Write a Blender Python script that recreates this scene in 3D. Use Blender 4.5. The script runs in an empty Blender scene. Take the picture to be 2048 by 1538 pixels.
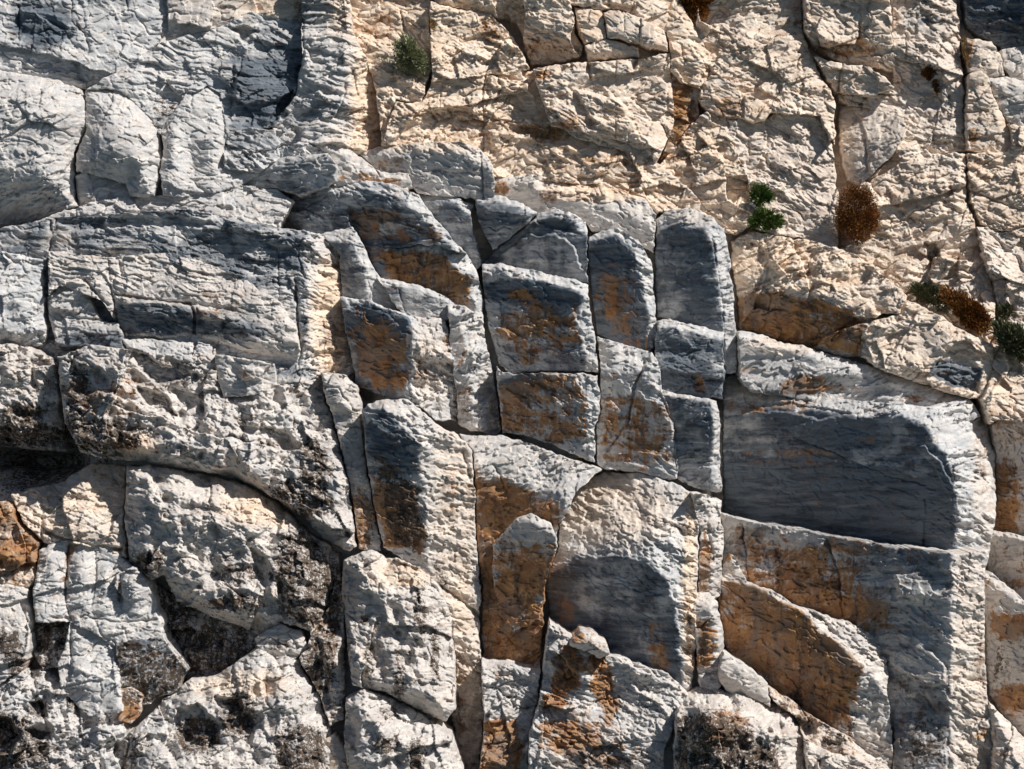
import bpy, math, random
import numpy as np
from mathutils import Vector

# ------------------------------------------------------------------ camera, light, exposure
scene = bpy.context.scene
COL = scene.collection
PX = 0.0075                      # metres of cliff per photograph pixel at the reference plane
DIST = 45.0                      # camera to reference plane
CXP, CYP = 1024.0, 769.0
cam_d = bpy.data.cameras.new('camera')
cam = bpy.data.objects.new('camera', cam_d); COL.objects.link(cam)
cam.location = (0, -DIST, 0); cam.rotation_euler = (math.radians(90), 0, 0)
cam_d.sensor_width = 36.0
cam_d.lens = DIST / (2048 * PX) * 36.0
cam_d.clip_start = 0.5; cam_d.clip_end = 6000
scene.camera = cam

SUN_EL = math.radians(48.0)
SUN_AZ = math.radians(63.0)      # to the right of the direction cliff -> camera
sdir = Vector((math.cos(SUN_EL)*math.sin(SUN_AZ), -math.cos(SUN_EL)*math.cos(SUN_AZ), math.sin(SUN_EL)))
world = bpy.data.worlds.new('World'); scene.world = world; world.use_nodes = True
wn = world.node_tree; wn.nodes.clear()
sky = wn.nodes.new('ShaderNodeTexSky'); sky.sky_type = 'NISHITA'; sky.sun_disc = False
sky.sun_elevation = SUN_EL; sky.air_density = .6; sky.dust_density = .25; sky.ozone_density = 1.4
sky.sun_rotation = math.atan2(sdir.x, sdir.y)
bg = wn.nodes.new('ShaderNodeBackground'); bg.inputs['Strength'].default_value = 0.05
wo = wn.nodes.new('ShaderNodeOutputWorld')
wn.links.new(sky.outputs[0], bg.inputs['Color']); wn.links.new(bg.outputs[0], wo.inputs['Surface'])
sun_d = bpy.data.lights.new('sun', 'SUN'); sun_d.energy = 5.0; sun_d.angle = math.radians(0.5)
sun_d.color = (1.0, 0.975, 0.94)
sun = bpy.data.objects.new('sun', sun_d); COL.objects.link(sun)
sun.rotation_euler = sdir.to_track_quat('Z', 'Y').to_euler(); sun.location = sdir * 40
scene.view_settings.view_transform = 'Standard'; scene.view_settings.look = 'None'
scene.view_settings.exposure = 0.0; scene.view_settings.gamma = 1.0

# ------------------------------------------------------------------ noise
G = 1.5                          # grid step in photograph pixels
X0, X1, Y0, Y1 = -70, 2120, -70, 1610
gx = np.arange(X0, X1 + 1, G); gy = np.arange(Y0, Y1 + 1, G)
NX, NY = len(gx), len(gy)
GX, GY = np.meshgrid(gx, gy)

def perlin(x, y, seed):
    r = np.random.RandomState(seed)
    a = r.rand(256) * 2 * np.pi; gxx, gyy = np.cos(a), np.sin(a); p = r.permutation(256)
    xi = np.floor(x).astype(int); yi = np.floor(y).astype(int); xf = x - xi; yf = y - yi
    u = xf*xf*xf*(xf*(xf*6-15)+10); v = yf*yf*yf*(yf*(yf*6-15)+10)
    def g(ix, iy, dx, dy):
        h = p[(p[ix & 255] + iy) & 255]
        return gxx[h]*dx + gyy[h]*dy
    n00 = g(xi, yi, xf, yf); n10 = g(xi+1, yi, xf-1, yf); n01 = g(xi, yi+1, xf, yf-1); n11 = g(xi+1, yi+1, xf-1, yf-1)
    return ((n00*(1-u)+n10*u)*(1-v) + (n01*(1-u)+n11*u)*v) * 1.5

def cells(x, y, seed, mode, k=1.0, tilt=0.8):
    """worley planes: 'max' gives facetted lumps, 'min' gives scallops with sharp ridges, 'f1' distances"""
    r = np.random.RandomState(seed)
    n = 64
    jx, jy, o, gx_, gy_ = r.rand(n, n), r.rand(n, n), r.rand(n, n), r.randn(n, n), r.randn(n, n)
    xi = np.floor(x).astype(int); yi = np.floor(y).astype(int)
    out = None
    for a in (-1, 0, 1):
        for b in (-1, 0, 1):
            ci, cj = (xi+a) % n, (yi+b) % n
            dx = x - (xi+a) - jx[cj, ci]; dy = y - (yi+b) - jy[cj, ci]
            if mode == 'f1':
                v = np.sqrt(dx*dx+dy*dy) / (0.25 + 0.9*o[cj, ci]); out = v if out is None else np.minimum(out, v); continue
            pl = o[cj, ci]*0.7 + tilt*0.5*(gx_[cj, ci]*dx + gy_[cj, ci]*dy)
            if mode == 'max':
                v = pl - k*np.sqrt(dx*dx+dy*dy+0.02); out = v if out is None else np.maximum(out, v)
            else:
                v = pl + k*1.3*(dx*dx+dy*dy); out = v if out is None else np.minimum(out, v)
    return out - out.mean() if mode != 'f1' else out

def sstep(t):
    t = np.clip(t, 0, 1); return t*t*(3-2*t)

W1 = perlin(GX/90, GY/90, 1); W2 = perlin(GX/90, GY/90, 2); W3 = perlin(GX/28, GY/28, 3); W4 = perlin(GX/28, GY/28, 4)
W5 = perlin(GX/9, GY/9, 5); W6 = perlin(GX/9, GY/9, 6)
WX = GX + 3*W1 + 2.4*W3 + 1.7*W5                 # shared warp: joint lines wander together on both sides
WY = GY + 3*W2 + 2.4*W4 + 1.7*W6
N1 = perlin(GX/210, GY/170, 11)
N2 = perlin(GX/75+3, GY/52, 12) + 0.5*perlin(GX/36, GY/28, 13)
N3 = perlin(GX/22, GY/15, 14) + 0.6*perlin(GX/11, GY/8, 15)
N4 = perlin(GX/6, GY/5, 16) + 0.5*perlin(GX/4.1, GY/3.7, 18)
AX = GX*0.97 + GY*0.26 + 14*W1 + 5*W3; AY = GY*0.97 - GX*0.26 + 12*W2 + 4*W4
FB = cells(AX/95, AY/60, 21, 'max', 0.7, 1.0); FS = cells(AX/38, AY/23, 22, 'max', 0.8, 1.1)
FT = cells(AX/16, AY/9, 25, 'max', 0.8, 1.1)
SB = cells(AX/110, AY/64, 23, 'min', 1.0, 1.1); SS = cells(AX/44, AY/24, 24, 'min', 1.0, 1.2)
ST = cells(AX/19, AY/9.5, 26, 'min', 1.0, 1.2)
PT = 1 - sstep(cells((GX+5*W3)/46, (GY+5*W4)/58, 27, 'f1') / 0.62)
PS = 1 - sstep(cells((GX+3*W5)/19, (GY+3*W6)/26, 28, 'f1') / 0.6)
RG = 1 - np.abs(perlin((GX+20*W3)/60, (GY+20*W4)/60, 31)) * 2.2
# bedding: shingled layers dipping gently to the right
SC = GY - 0.20*GX + 16*W1 + 4*W3 + 0.8*W5
def saw(s, p, seed):
    r = np.random.RandomState(seed).rand(4096)
    q = s/p + 900; i = np.floor(q).astype(int); f = q - i
    a = 0.25 + r[i % 4096]
    return a * np.where(f < 0.86, f/0.86, (1-f)/0.14)
LM = sstep(perlin(GX/120, GY/40, 41)*1.2 + 0.5)
LM2 = sstep(perlin(GX/45, GY/22, 42)*1.4 + 0.45)
LAY = LM*saw(SC, 23, 43) + 0.55*LM2*saw(SC + 3*W4, 10.5, 44) + 0.22*saw(SC + 2*W6, 5.3, 45)
LAY = LAY - LAY.mean()
# ridged fractal: sharp little arretes drawn out along the flaking direction
def ridged(ax, ay, p0, octs, seed, gain=.55):
    s = 0; a = 1; w = 1
    for k in range(octs):
        v = 1 - np.abs(perlin(ax/p0, ay/(p0*.6), seed+k))*1.9; v = np.clip(v, -.5, 1); v = v*np.abs(v)
        s = s + a*v*w; w = np.clip(v*1.6, .15, 1); a *= gain; p0 /= 2.05
    return s - s.mean()
BX = (GX*.88 + GY*.48 + 8*W1)*.62; BY = (GY*.88 - GX*.48 + 8*W2 + 2*W4)*1.15      # flakes drop to the right
RF = ridged(BX*1.3, AY*1.1, 95, 5, 51); RS = ridged(BX, BY, 34, 4, 61)
def cracknet(x, y, seed, wd):
    r = np.random.RandomState(seed); n = 64; jx, jy = r.rand(n, n), r.rand(n, n)
    xi = np.floor(x).astype(int); yi = np.floor(y).astype(int); f1 = np.full(x.shape, 9.); f2 = np.full(x.shape, 9.)
    for a in (-1, 0, 1):
        for b in (-1, 0, 1):
            ci, cj = (xi+a) % n, (yi+b) % n; d = np.hypot(x-(xi+a)-jx[cj, ci], y-(yi+b)-jy[cj, ci])
            f2 = np.minimum(f2, np.maximum(f1, d)); f1 = np.minimum(f1, d)
    return np.exp(-((f2-f1)/wd)**2)
CK = cracknet((GX+.25*GY+9*W3)/120, (GY-.3*GX+9*W4)/70, 95, .035)*sstep(perlin(GX/80, GY/60, 96)*2.5+.15)
CK = CK + .55*cracknet((GX+.2*GY+5*W5)/50, (GY-.25*GX+4*W4)/26, 97, .06)*sstep(perlin(GX/55, GY/50, 98)*2.5+.05)
# flaked plates: thin sheets broken off one above the other
def plates(v, n, e):
    q = v*n; i = np.floor(q); f = q - i
    return i + sstep(f/e)
PB = perlin(AX/150, AY/95, 81) + .45*perlin(AX/50, AY/26, 82) + .20*perlin(AX/18, AY/9, 83) + .09*perlin(AX/8, AY/4.5, 84)
PL = plates(PB, 3.0, .12); PL = PL - PL.mean()
PC = perlin(BX/50, BY/32, 85) + .5*perlin(BX/19, BY/12, 86) + .22*perlin(BX/8, BY/5.5, 87)
PQ = plates(PC, 2.6, .2); PQ = PQ - PQ.mean()
JN = sstep(perlin(GX/70, GY/70, 88)*1.1 + .5)                # how open a joint is
FG = cells(AX/170, AY/120, 89, 'max', .45, 1.3); SG = cells(AX/150+7, AY/95, 90, 'min', .9, 1.3)
CALM = .12 + 1.25*sstep(perlin(GX/150, GY/95, 91)*2.0 + .42)   # some stretches of rock are smooth, others broken
CALM2 = .25 + 1.1*sstep(perlin(GX/52, GY/34, 92)*2 + .45)
VF = ridged((GX+6*W3)*1.7, (GY+.1*GX)*.34, 60, 4, 151); VP = plates(perlin(GX/26+.3*W3, GY/90, 155)+.5*perlin(GX/11, GY/34, 156), 3.0, .25); VP = VP - VP.mean()
RF = RF*CALM; RS = RS*CALM2*CALM**.5; N3 = N3*CALM2; N4 = N4*CALM2
def sawd(a, b, warp, p, seed, m): return m*saw(GY*a - GX*b + warp, p, seed)
DL = sawd(.86, .50, 18*W1+5*W3+1.5*W5, 21, 161, sstep(perlin(GX/100, GY/60, 162)*1.8+.5)) + .6*sawd(.84, .55, 14*W2+5*W4+2*W6, 9.5, 163, sstep(perlin(GX/50, GY/35, 164)*1.8+.45)) + .3*sawd(.9, .42, 4*W3+3*W5, 5.2, 165, CALM2)
DL = DL - DL.mean()
_f = cells((GX+4*W5)/88, (GY+4*W6)/64, 171, 'f1'); HL = 1 - sstep((_f*(.6+.8*CALM2)) / .16)     # a few deep little holes
def broken(x, y, seed, tilt):
    """angular broken pieces: every voronoi cell is a tilted plane at its own height"""
    r = np.random.RandomState(seed); n = 64; jx, jy, o, gx_, gy_ = r.rand(n, n), r.rand(n, n), r.rand(n, n), r.randn(n, n), r.randn(n, n)
    xi = np.floor(x).astype(int); yi = np.floor(y).astype(int); f1 = np.full(x.shape, 9.); v = np.zeros(x.shape)
    for a in (-1, 0, 1):
        for b in (-1, 0, 1):
            ci, cj = (xi+a) % n, (yi+b) % n; dx = x-(xi+a)-jx[cj, ci]; dy = y-(yi+b)-jy[cj, ci]; d = np.abs(dx)*.45 + np.hypot(dx, dy)*.6 + np.abs(dy)*.25
            w = d < f1; f1 = np.where(w, d, f1); v = np.where(w, o[cj, ci] + tilt*(gx_[cj, ci]*dx + gy_[cj, ci]*dy), v)
    return v - v.mean()
QX = GX + .30*GY + 4*W3 + 1.2*W5; QY = GY - .34*GX + 4*W4 + 1.2*W6
BK = broken(QX/105, QY/58, 181, .75)*(.25+.9*sstep(perlin(GX/140, GY/90, 182)*2+.5)); BS = broken(QX/40, QY/21, 183, .75)*(.1+1.1*CALM2)
LAY = LAY*(.35+.65*CALM); DL = DL*(.3+.8*CALM); PQ = PQ*CALM
FIELDS = dict(bk=BK, bs=BS, hl=-HL, dl=DL, vf=VF, vp=VP, ck=-CK, fg=FG, sg=SG, rf=RF, rs=RS, pl=PL, pq=PQ, n1=N1, n2=N2, n3=N3, n4=N4, fb=FB, fs=FS, ft=FT, sb=SB, ss=SS, st=ST, pt=-PT, ps=-PS, rg=RG, lay=LAY)
KEEP = ('lay', 'dl')                  # bedding runs through joints, the rest is shifted block by block

STY = dict(
 smooth =dict(n1=8, n2=1.6, n3=.2, n4=.12, sb=3, rs=.3, pl=2.4, pq=.6, lay=0.9),
 face   =dict(n1=8, n2=3, n3=.25, n4=.22, sb=5, rf=.9, rs=.4, pl=4.4, pq=1.0, lay=1.5, ck=1.5, bk=2),
 layered=dict(n1=10, n2=3, n3=.2, n4=.3, fb=6, sg=6, rf=.6, rs=.3, pl=3.0, pq=.8, lay=9.0, ck=6, hl=8, bk=8, bs=2.5),
 rough  =dict(n1=14, n2=3.5, n3=.4, n4=.35, fg=22, fb=9, sg=6, rf=1.5, rs=.9, pl=4, pq=1.4, lay=3.2, dl=4.5, ck=9, hl=11, bk=17, bs=4.5),
 flaky  =dict(n1=12, n2=3.5, n3=.3, n4=.3, fg=20, fb=4, sg=7, sb=2, rf=1.5, rs=.9, pl=4.5, pq=1.8, lay=3.2, dl=6, ck=9, hl=11, bk=16, bs=4),
 pocked =dict(n1=18, n2=6, n3=1.0, n4=.6, fg=30, fb=11, sg=8, rf=3.2, rs=2.0, pl=4.2, pq=2.0, pt=20, ps=5, lay=1.6, dl=2, ck=9, hl=12, bk=14, bs=5),
 wavy   =dict(n1=14, n2=5, n3=.28, n4=.18, fg=16, sg=10, sb=6, rf=.7, rs=.3, pl=3.0, pq=.8, pt=2, lay=3.2, dl=.8, ck=7, hl=8, bk=9, bs=2),
)

# ------------------------------------------------------------------ 2-D helpers (photograph pixels)
def poly_sd(px, py, poly):
    """signed distance, positive inside"""
    d2 = np.full(px.shape, 1e18); ins = np.zeros(px.shape, bool)
    n = len(poly)
    for i in range(n):
        ax, ay = poly[i]; bx, by = poly[(i+1) % n]
        ex, ey = bx-ax, by-ay; wx, wy = px-ax, py-ay
        t = np.clip((wx*ex+wy*ey)/(ex*ex+ey*ey+1e-9), 0, 1)
        d2 = np.minimum(d2, (wx-ex*t)**2+(wy-ey*t)**2)
        c = ((ay <= py) & (by > py)) | ((by <= py) & (ay > py))
        if by != ay: ins ^= c & (px < ax + (py-ay)/(by-ay)*ex)
    d = np.sqrt(d2); return np.where(ins, d, -d)
def line_d(px, py, pts):
    """distance to a polyline"""
    d2 = np.full(px.shape, 1e18)
    for (ax, ay), (bx, by) in zip(pts[:-1], pts[1:]):
        ex, ey = bx-ax, by-ay; wx, wy = px-ax, py-ay
        t = np.clip((wx*ex+wy*ey)/(ex*ex+ey*ey+1e-9), 0, 1)
        d2 = np.minimum(d2, (wx-ex*t)**2+(wy-ey*t)**2)
    return np.sqrt(d2)
def crease_d(px, py, pts):
    """signed distance past a crease line; the outer side lies to the left of travel"""
    def nrm(a, b):
        l = math.hypot(b[0]-a[0], b[1]-a[1]); return (b[0]-a[0])/l, (b[1]-a[1])/l
    (u0, v0), (u1, v1) = nrm(pts[0], pts[1]), nrm(pts[-2], pts[-1]); K = 3000
    s0 = (pts[0][0]-u0*K, pts[0][1]-v0*K); s1 = (pts[-1][0]+u1*K, pts[-1][1]+v1*K)
    n0, n1 = (v0, -u0), (v1, -u1); mx, my = n0[0]+n1[0], n0[1]+n1[1]
    if math.hypot(mx, my) < .3: u, v = nrm(pts[0], pts[-1]); mx, my = v, -u
    l = math.hypot(mx, my); mid = ((pts[0][0]+pts[-1][0])/2 + mx/l*4*K, (pts[0][1]+pts[-1][1])/2 + my/l*4*K)
    poly = [s0] + list(pts) + [s1, (s1[0]+n1[0]*2*K, s1[1]+n1[1]*2*K), mid, (s0[0]+n0[0]*2*K, s0[1]+n0[1]*2*K)]
    return poly_sd(px, py, poly)
def softplus(d, w): return w*np.logaddexp(0, d/w)

# the joints that gape; everywhere else the blocks are tight
OPEN = [[(945,905),(950,1000),(962,1180),(965,1330),(960,1610)], [(1443,750),(1447,1000),(1440,1200)], [(1115,1060),(1090,1160),(1085,1340),(1055,1538)],
 [(612,560),(625,740),(665,850),(690,950),(712,1090)], [(722,824),(735,930),(750,1010),(766,1104)], [(950,410),(962,530),(975,650),(990,730),(1000,865)],
 [(1176,470),(1180,580),(1195,745),(1190,926)], [(1309,440),(1309,560),(1314,640)], [(700,790),(850,842),(940,862),(1002,868),(1100,890),(1200,935),(1290,945),(1440,990)],
 [(325,290),(318,392)], [(170,280),(150,345),(153,412)], [(250,930),(250,1120),(330,1240)], [(92,560),(98,640),(112,712),(118,800),(140,900)],
 [(1600,-70),(1612,60),(1660,180),(1674,205),(1678,330),(1690,365)], [(1922,-70),(1932,150),(1934,304),(1950,450)], [(1148,20),(1166,100),(1172,124)], [(1066,134),(1165,118),(1280,116)],
 [(1473,560),(1478,740)], [(-70,890),(150,905),(350,934),(560,1003),(700,1100)], [(688,1110),(690,1260),(690,1440)], [(690,1375),(790,1400),(900,1450)], [(1480,660),(1720,712),(1950,800)],
 [(240,675),(420,681),(594,728)], [(20,990),(45,1050),(75,1100),(64,1200),(62,1300)], [(1450,1032),(1720,1083),(1915,1106)], [(1960,1150),(1975,1390)], [(1972,820),(1990,900),(1994,1000)], [(985,505),(1056,446)], [(430,712),(446,790)], [(1395,1060),(1390,1250),(1400,1372)]]
_od = np.full(GX.shape, 1e9)
for _o in OPEN:
    _a = np.array(_o); _i0 = max(0, int((_a[:, 0].min()-40-X0)/G)); _i1 = int((_a[:, 0].max()+40-X0)/G); _j0 = max(0, int((_a[:, 1].min()-40-Y0)/G)); _j1 = int((_a[:, 1].max()+40-Y0)/G)
    _s = (slice(_j0, _j1), slice(_i0, _i1)); _od[_s] = np.minimum(_od[_s], line_d(WX[_s], WY[_s], _o))
JN = np.maximum(JN*.45, sstep((30-_od)/14.0)*(.75+.3*W3))

# feature makers
def F(slope, pts, w=4, wob=6): return ('F', slope, pts, w, wob)
def C(pts, w=2.2, dep=16): return ('C', pts, w, dep)
def L(amt, poly, w=6, tx=0, ty=0): return ('L', amt, poly, w, tx, ty)
def B(amt, cx, cy, rx, ry): return ('B', amt, cx, cy, rx, ry)
def E(kind, s, cx, cy, rx, ry): return ('E', kind, s, cx, cy, rx, ry)
def P(kind, s, blur, poly): return ('P', kind, s, blur, poly)

BLOCKS = []
def blk(name, label, r, hx, hy, sty, colr, poly, feats=(), R=12, gap=1.0, amp=1.0, edge=1.0):
    BLOCKS.append((name, label, r, hx, hy, sty, colr, poly, list(feats), R, gap, amp, edge))
# ------------------------------------------------------------------ the joint blocks of the cliff (outlines in photograph pixels, heights in the same unit)
GREY=(.06,.34,.0,.0); PALE=(.15,.16,.0,.0); CREAM=(.95,.0,.10,.0); SLATE=(.0,.75,.0,.0); MID=(.15,.35,.02,.0); WARM=(.5,.05,.12,.0); OCH=(.3,.2,.55,.0)
LOWL=(.35,.12,.06,.14)
# --- top left, pale grey
blk('slab_rock','broad pale grey slab with a small dark knob, filling the top left corner',0,-.05,.42,'wavy',GREY,
 [(-70,-70),(330,-70),(352,60),(300,112),(222,152),(172,178),(110,160),(0,138),(-70,130)],
 [L(10,[(38,20),(80,18),(125,32),(142,60),(100,72),(42,70)],8,.1,-.5),C([(140,-70),(142,40),(172,70),(178,100)],2,10),C([(36,10),(38,75)],2,10),E('s',.5,90,50,60,40)])
blk('slab_rock','pale grey weathered slope with pinkish patches at the top edge, right of the dark-knobbed slab',-14,-.1,.45,'wavy',(.35,.1,.05,0),
 [(325,-70),(700,-70),(690,30),(600,45),(500,28),(420,62),(330,84),(300,112),(340,60)],[E('c',.6,600,0,130,70),E('o',.25,640,20,70,40)])
blk('slab_rock','long grey ridge with a dark notch near its top and thin layers beside a cleft',-4,-.12,.42,'layered',(.1,.35,.0,.02),
 [(172,178),(225,150),(330,82),(420,62),(500,26),(602,42),(606,120),(596,190),(548,252),(470,262),(455,280),(440,190),(415,168),(372,192),(345,228),(318,268),(300,235),(240,182)],
 [L(-26,[(462,56),(488,50),(515,62),(500,72),(486,82),(475,66)],6),L(-30,[(545,228),(562,200),(588,180),(580,205),(556,236),(540,248)],5),L(12,[(470,130),(485,110),(590,95),(596,185),(555,200),(470,215)],8,0,.1),E('s',.4,540,180,80,90),
  C([(484,110),(482,135),(468,160)],2.5,14),B(-22,330,200,50,34),E('k',.5,330,215,30,22)])
blk('boulder','rounded pale rock at the left edge with a shaded grey-green underside',10,-.05,.36,'wavy',PALE,
 [(-70,128),(0,140),(110,160),(160,176),(174,215),(170,255),(150,305),(147,360),(153,412),(110,430),(60,444),(0,460),(-70,476)],
 [F(.95,[(150,420),(104,366),(60,346),(-70,336)],8,10),B(14,60,250,110,60),C([(-10,225),(35,178)],2,8),C([(82,180),(80,215)],2.5,12),E('s',.45,30,410,110,60)])
blk('boulder','rounded pale boulder between two vertical cracks, its shoulder sloping right to a deep crack',14,-.12,.4,'wavy',PALE,
 [(172,180),(240,180),(300,232),(318,268),(326,300),(318,345),(310,392),(262,392),(256,368),(215,355),(150,344),(152,305),(172,255)],
 [F(.5,[(245,180),(310,300),(316,400)],12,8),B(10,230,270,60,50),L(-8,[(255,320),(275,325),(275,385),(258,385)],8)],R=16)
blk('rock_block','small pale wedge wedged under the rounded boulder, left of the deep crack',4,-.05,.3,'wavy',PALE,
 [(148,348),(170,345),(215,356),(256,369),(262,394),(205,408),(155,416)],[F(.7,[(185,420),(162,348)],6,6)])
blk('slab_rock','pale U-shaped trough of smooth grey rock curving up from a dark joint',0,-.15,.48,'wavy',(.12,.15,.02,.02),
 [(320,262),(345,228),(372,190),(415,166),(445,185),(458,262),(450,292),(452,332),(520,336),(545,318),(512,352),(478,370),(440,384),(378,393),(326,392),(318,345),(327,300)],
 [B(16,345,300,22,70),B(-16,385,330,26,70),B(14,430,290,20,60),E('k',.5,330,232,20,20),L(-22,[(314,236),(328,228),(330,246),(318,250)],5)])
blk('upright_rock','dark grey thin-layered column with a cream right side, at the edge of the grey rock',16,.04,.24,'layered',(.15,.36,.03,.03),
 [(602,-70),(690,-70),(704,60),(728,110),(756,180),(768,292),(742,304),(700,312),(650,292),(562,302),(546,254),(594,192),(604,120)],
 [F(1.0,[(690,-70),(694,150),(706,320)],8,10),E('c',.9,740,200,40,130),E('c',.5,690,20,40,60),E('c',.4,700,280,50,30),E('o',.35,735,230,25,60),C([(604,40),(606,100),(594,180)],3,22),C([(706,140),(716,190)],3,16),
  L(-14,[(610,95),(640,100),(688,108),(690,125),(625,128)],6),L(14,[(600,255),(640,240),(690,262),(690,290),(600,288)],6)],amp=1.2)
blk('ledge_rock','short rounded grey ledge under the layered ridge, right of the U-shaped trough',2,0,.3,'layered',GREY,
 [(448,268),(500,255),(566,262),(572,275),(548,302),(500,296),(456,294)],[])
blk('slab_rock','rough pale grey apron between the short ledge and the lens-shaped block',-8,-.05,.5,'flaky',GREY,
 [(448,292),(548,300),(600,285),(640,290),(655,308),(552,320),(520,342),(450,336)],[])
blk('rock_block','long lens-shaped grey block with a flat shaded face, above the dark gap',20,.26,-.05,'face',(.12,.4,.02,0),
 [(512,352),(552,317),(655,308),(672,330),(668,360),(640,378),(600,389),(545,376),(480,372)],
 [F(1.3,[(512,350),(556,324),(652,316)],4,3),F(.6,[(600,392),(515,368)],5,4)],R=7)
blk('slab_rock','pointed pale slab with an ochre underside, reaching right from the lens-shaped block',6,.05,.25,'wavy',(.25,.2,.08,0),
 [(620,285),(640,278),(700,300),(762,345),(815,348),(828,374),(800,386),(775,382),(720,365),(668,372),(674,330),(655,307)],
 [F(1.1,[(640,288),(700,312),(765,352),(825,362)],6,5),P('o',.8,12,[(690,335),(740,345),(800,370),(780,385),(700,368),(676,352)])])
# --- left, layered mass
blk('slab_rock','pale sheet of rock lying on the dark layered mass, tapering to the left',0,-.02,.6,'layered',PALE,
 [(60,446),(180,406),(270,393),(400,380),(480,369),(556,383),(584,402),(568,432),(556,458),(470,440),(380,420),(250,430),(150,444)],
 [F(.7,[(560,462),(460,430),(380,412),(240,420)],5,6),L(-8,[(430,410),(460,412),(466,422),(445,422)],4)],R=9)
blk('slab_rock','great arched mass of thin dark grey layers with a yellowish lit right end',22,.1,.30,'layered',(.12,.5,.02,.02),
 [(-70,476),(0,460),(62,445),(112,438),(250,427),(380,418),(468,438),(560,456),(640,466),(678,505),(690,560),(698,640),(708,700),(708,770),(600,800),(-70,800)],
 [F(1.15,[(606,420),(612,560),(622,800)],9,12),E('c',1.0,662,640,40,120),E('o',.45,672,690,34,80),E('c',.3,100,480,60,20),
  L(-12,[(110,440),(150,436),(300,432),(420,440),(430,450),(260,452),(150,462),(104,470)],5,0,-.2),C([(100,440),(104,470),(96,520)],3,18),C([(592,560),(596,640),(600,700)],3,20),C([(555,490),(560,600)],2,9),
  L(12,[(455,440),(560,462),(640,480),(560,500),(470,462)],5,.1,-.3)],amp=1.15,R=16)
blk('rock_block','pale block with blue-grey bedding lines on its lower half, above a long dark joint',58,.03,.34,'layered',(.3,.15,.03,.02),
 [(96,505),(200,514),(330,505),(420,530),(500,566),(560,606),(592,650),(602,700),(594,729),(520,716),(420,681),(250,675),(236,650),(205,602),(120,572),(96,590)],
 [L(-10,[(230,590),(390,612),(392,690),(240,690),(225,640)],7,.12,-.55),L(-8,[(392,612),(600,690),(600,740),(395,700)],10,.05,-.5),
  C([(232,590),(380,608),(388,640),(388,675)],3.4,24),C([(170,560),(215,612)],3,16),C([(218,520),(222,580),(236,650)],2.5,13),F(.55,[(420,520),(560,612),(610,720)],10,8),
  E('s',.55,310,640,90,40),E('s',.35,500,670,110,50),E('o',.3,430,610,70,30),E('k',.3,440,650,80,30),F(1.1,[(600,722),(400,672),(240,668)],5,4)],amp=1.1)
blk('rock_block','small pale layered stack between the dark vertical joint and the triangular recess',34,.05,.28,'layered',(.15,.2,.02,.05),
 [(94,592),(122,572),(170,576),(192,630),(204,642),(238,648),(252,702),(195,692),(112,692),(98,640)],[L(14,[(100,590),(160,578),(185,612),(150,625),(100,622)],8),E('s',.4,180,690,80,30)],R=13)
blk('rock_block','bluish grey squared block at the left edge with a shaded foot',52,.02,.28,'wavy',(.05,.2,0,.02),
 [(-70,500),(0,504),(85,520),(90,600),(92,684),(60,696),(0,688),(-70,682)],[F(.9,[(95,672),(-70,655)],10,8),B(-12,10,620,30,30)],R=16)
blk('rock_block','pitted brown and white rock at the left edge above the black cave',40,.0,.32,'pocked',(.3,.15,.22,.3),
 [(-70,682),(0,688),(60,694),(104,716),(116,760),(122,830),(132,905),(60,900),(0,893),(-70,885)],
 [F(1.9,[(140,855),(-70,835)],10,10),E('k',.9,45,828,34,22),C([(62,720),(66,770)],5,26),E('o',.5,50,830,18,14),E('k',.7,20,870,120,22)],R=16)  # low wide black band paints the shade of the overhang
blk('rock_block','large broken white and brown face above the black cave',62,-.02,.36,'pocked',(.25,.3,.22,.2),
 [(114,712),(180,690),(250,700),(330,712),(430,700),(444,790),(548,776),(558,735),(600,730),(632,745),(650,800),(676,880),(694,960),(706,1030),(712,1096),(696,1104),(650,1080),(610,1040),(560,1002),(480,962),(350,934),(240,920),(160,908),(130,850)],
 [F(1.8,[(700,1100),(640,1052),(560,985),(470,942),(340,908),(150,872)],8,10),F(.6,[(560,740),(618,800),(660,900),(690,1100)],12,14),
  L(-26,[(255,705),(285,700),(330,735),(380,750),(320,770),(285,740)],8),L(-22,[(270,770),(330,790),(350,830),(300,820)],8),B(16,395,850,40,60),B(-14,370,800,30,40),
  L(-14,[(470,850),(560,860),(600,900),(540,895)],7),C([(118,720),(118,830),(140,900)],3.5,22),
  E('k',.95,205,868,75,30),E('k',.8,150,830,16,60),E('k',.55,160,770,20,60),E('k',.9,625,940,26,60),E('k',.7,600,1000,60,40),E('o',.45,240,895,50,22),E('o',.4,330,950,60,30),E('o',.3,210,790,80,50),E('c',.5,275,890,40,26),  # black along the lower left paints overhang shade, besides real staining
  L(10,[(245,862),(330,855),(400,900),(380,925),(250,905)],8,0,-.2)],R=18,amp=1.15)
blk('rock_block','smooth white tongue in the recess under the long joint',44,-.05,.45,'wavy',(.1,.0,0,0),
 [(240,678),(330,680),(396,684),(402,722),(380,730),(330,712),(255,702)],[C([(392,684),(390,720)],4,18)],R=14)
blk('rock_block','small pale wedge with a pointed shadow, just right of the white tongue',46,-.05,.4,'wavy',(.1,.0,.05,0),
 [(394,682),(424,690),(430,740),(400,735),(380,730)],[])
blk('rock_block','smooth four-sided lilac-grey block with a carved hook shape on its face',54,.12,.06,'wavy',(.2,.1,.05,0),
 [(428,710),(505,716),(548,728),(558,778),(500,790),(446,796),(434,760)],[L(12,[(475,745),(490,732),(530,742),(520,755),(490,760)],6),B(-14,470,738,16,20),E('o',.4,490,755,20,14)],R=8)
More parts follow.
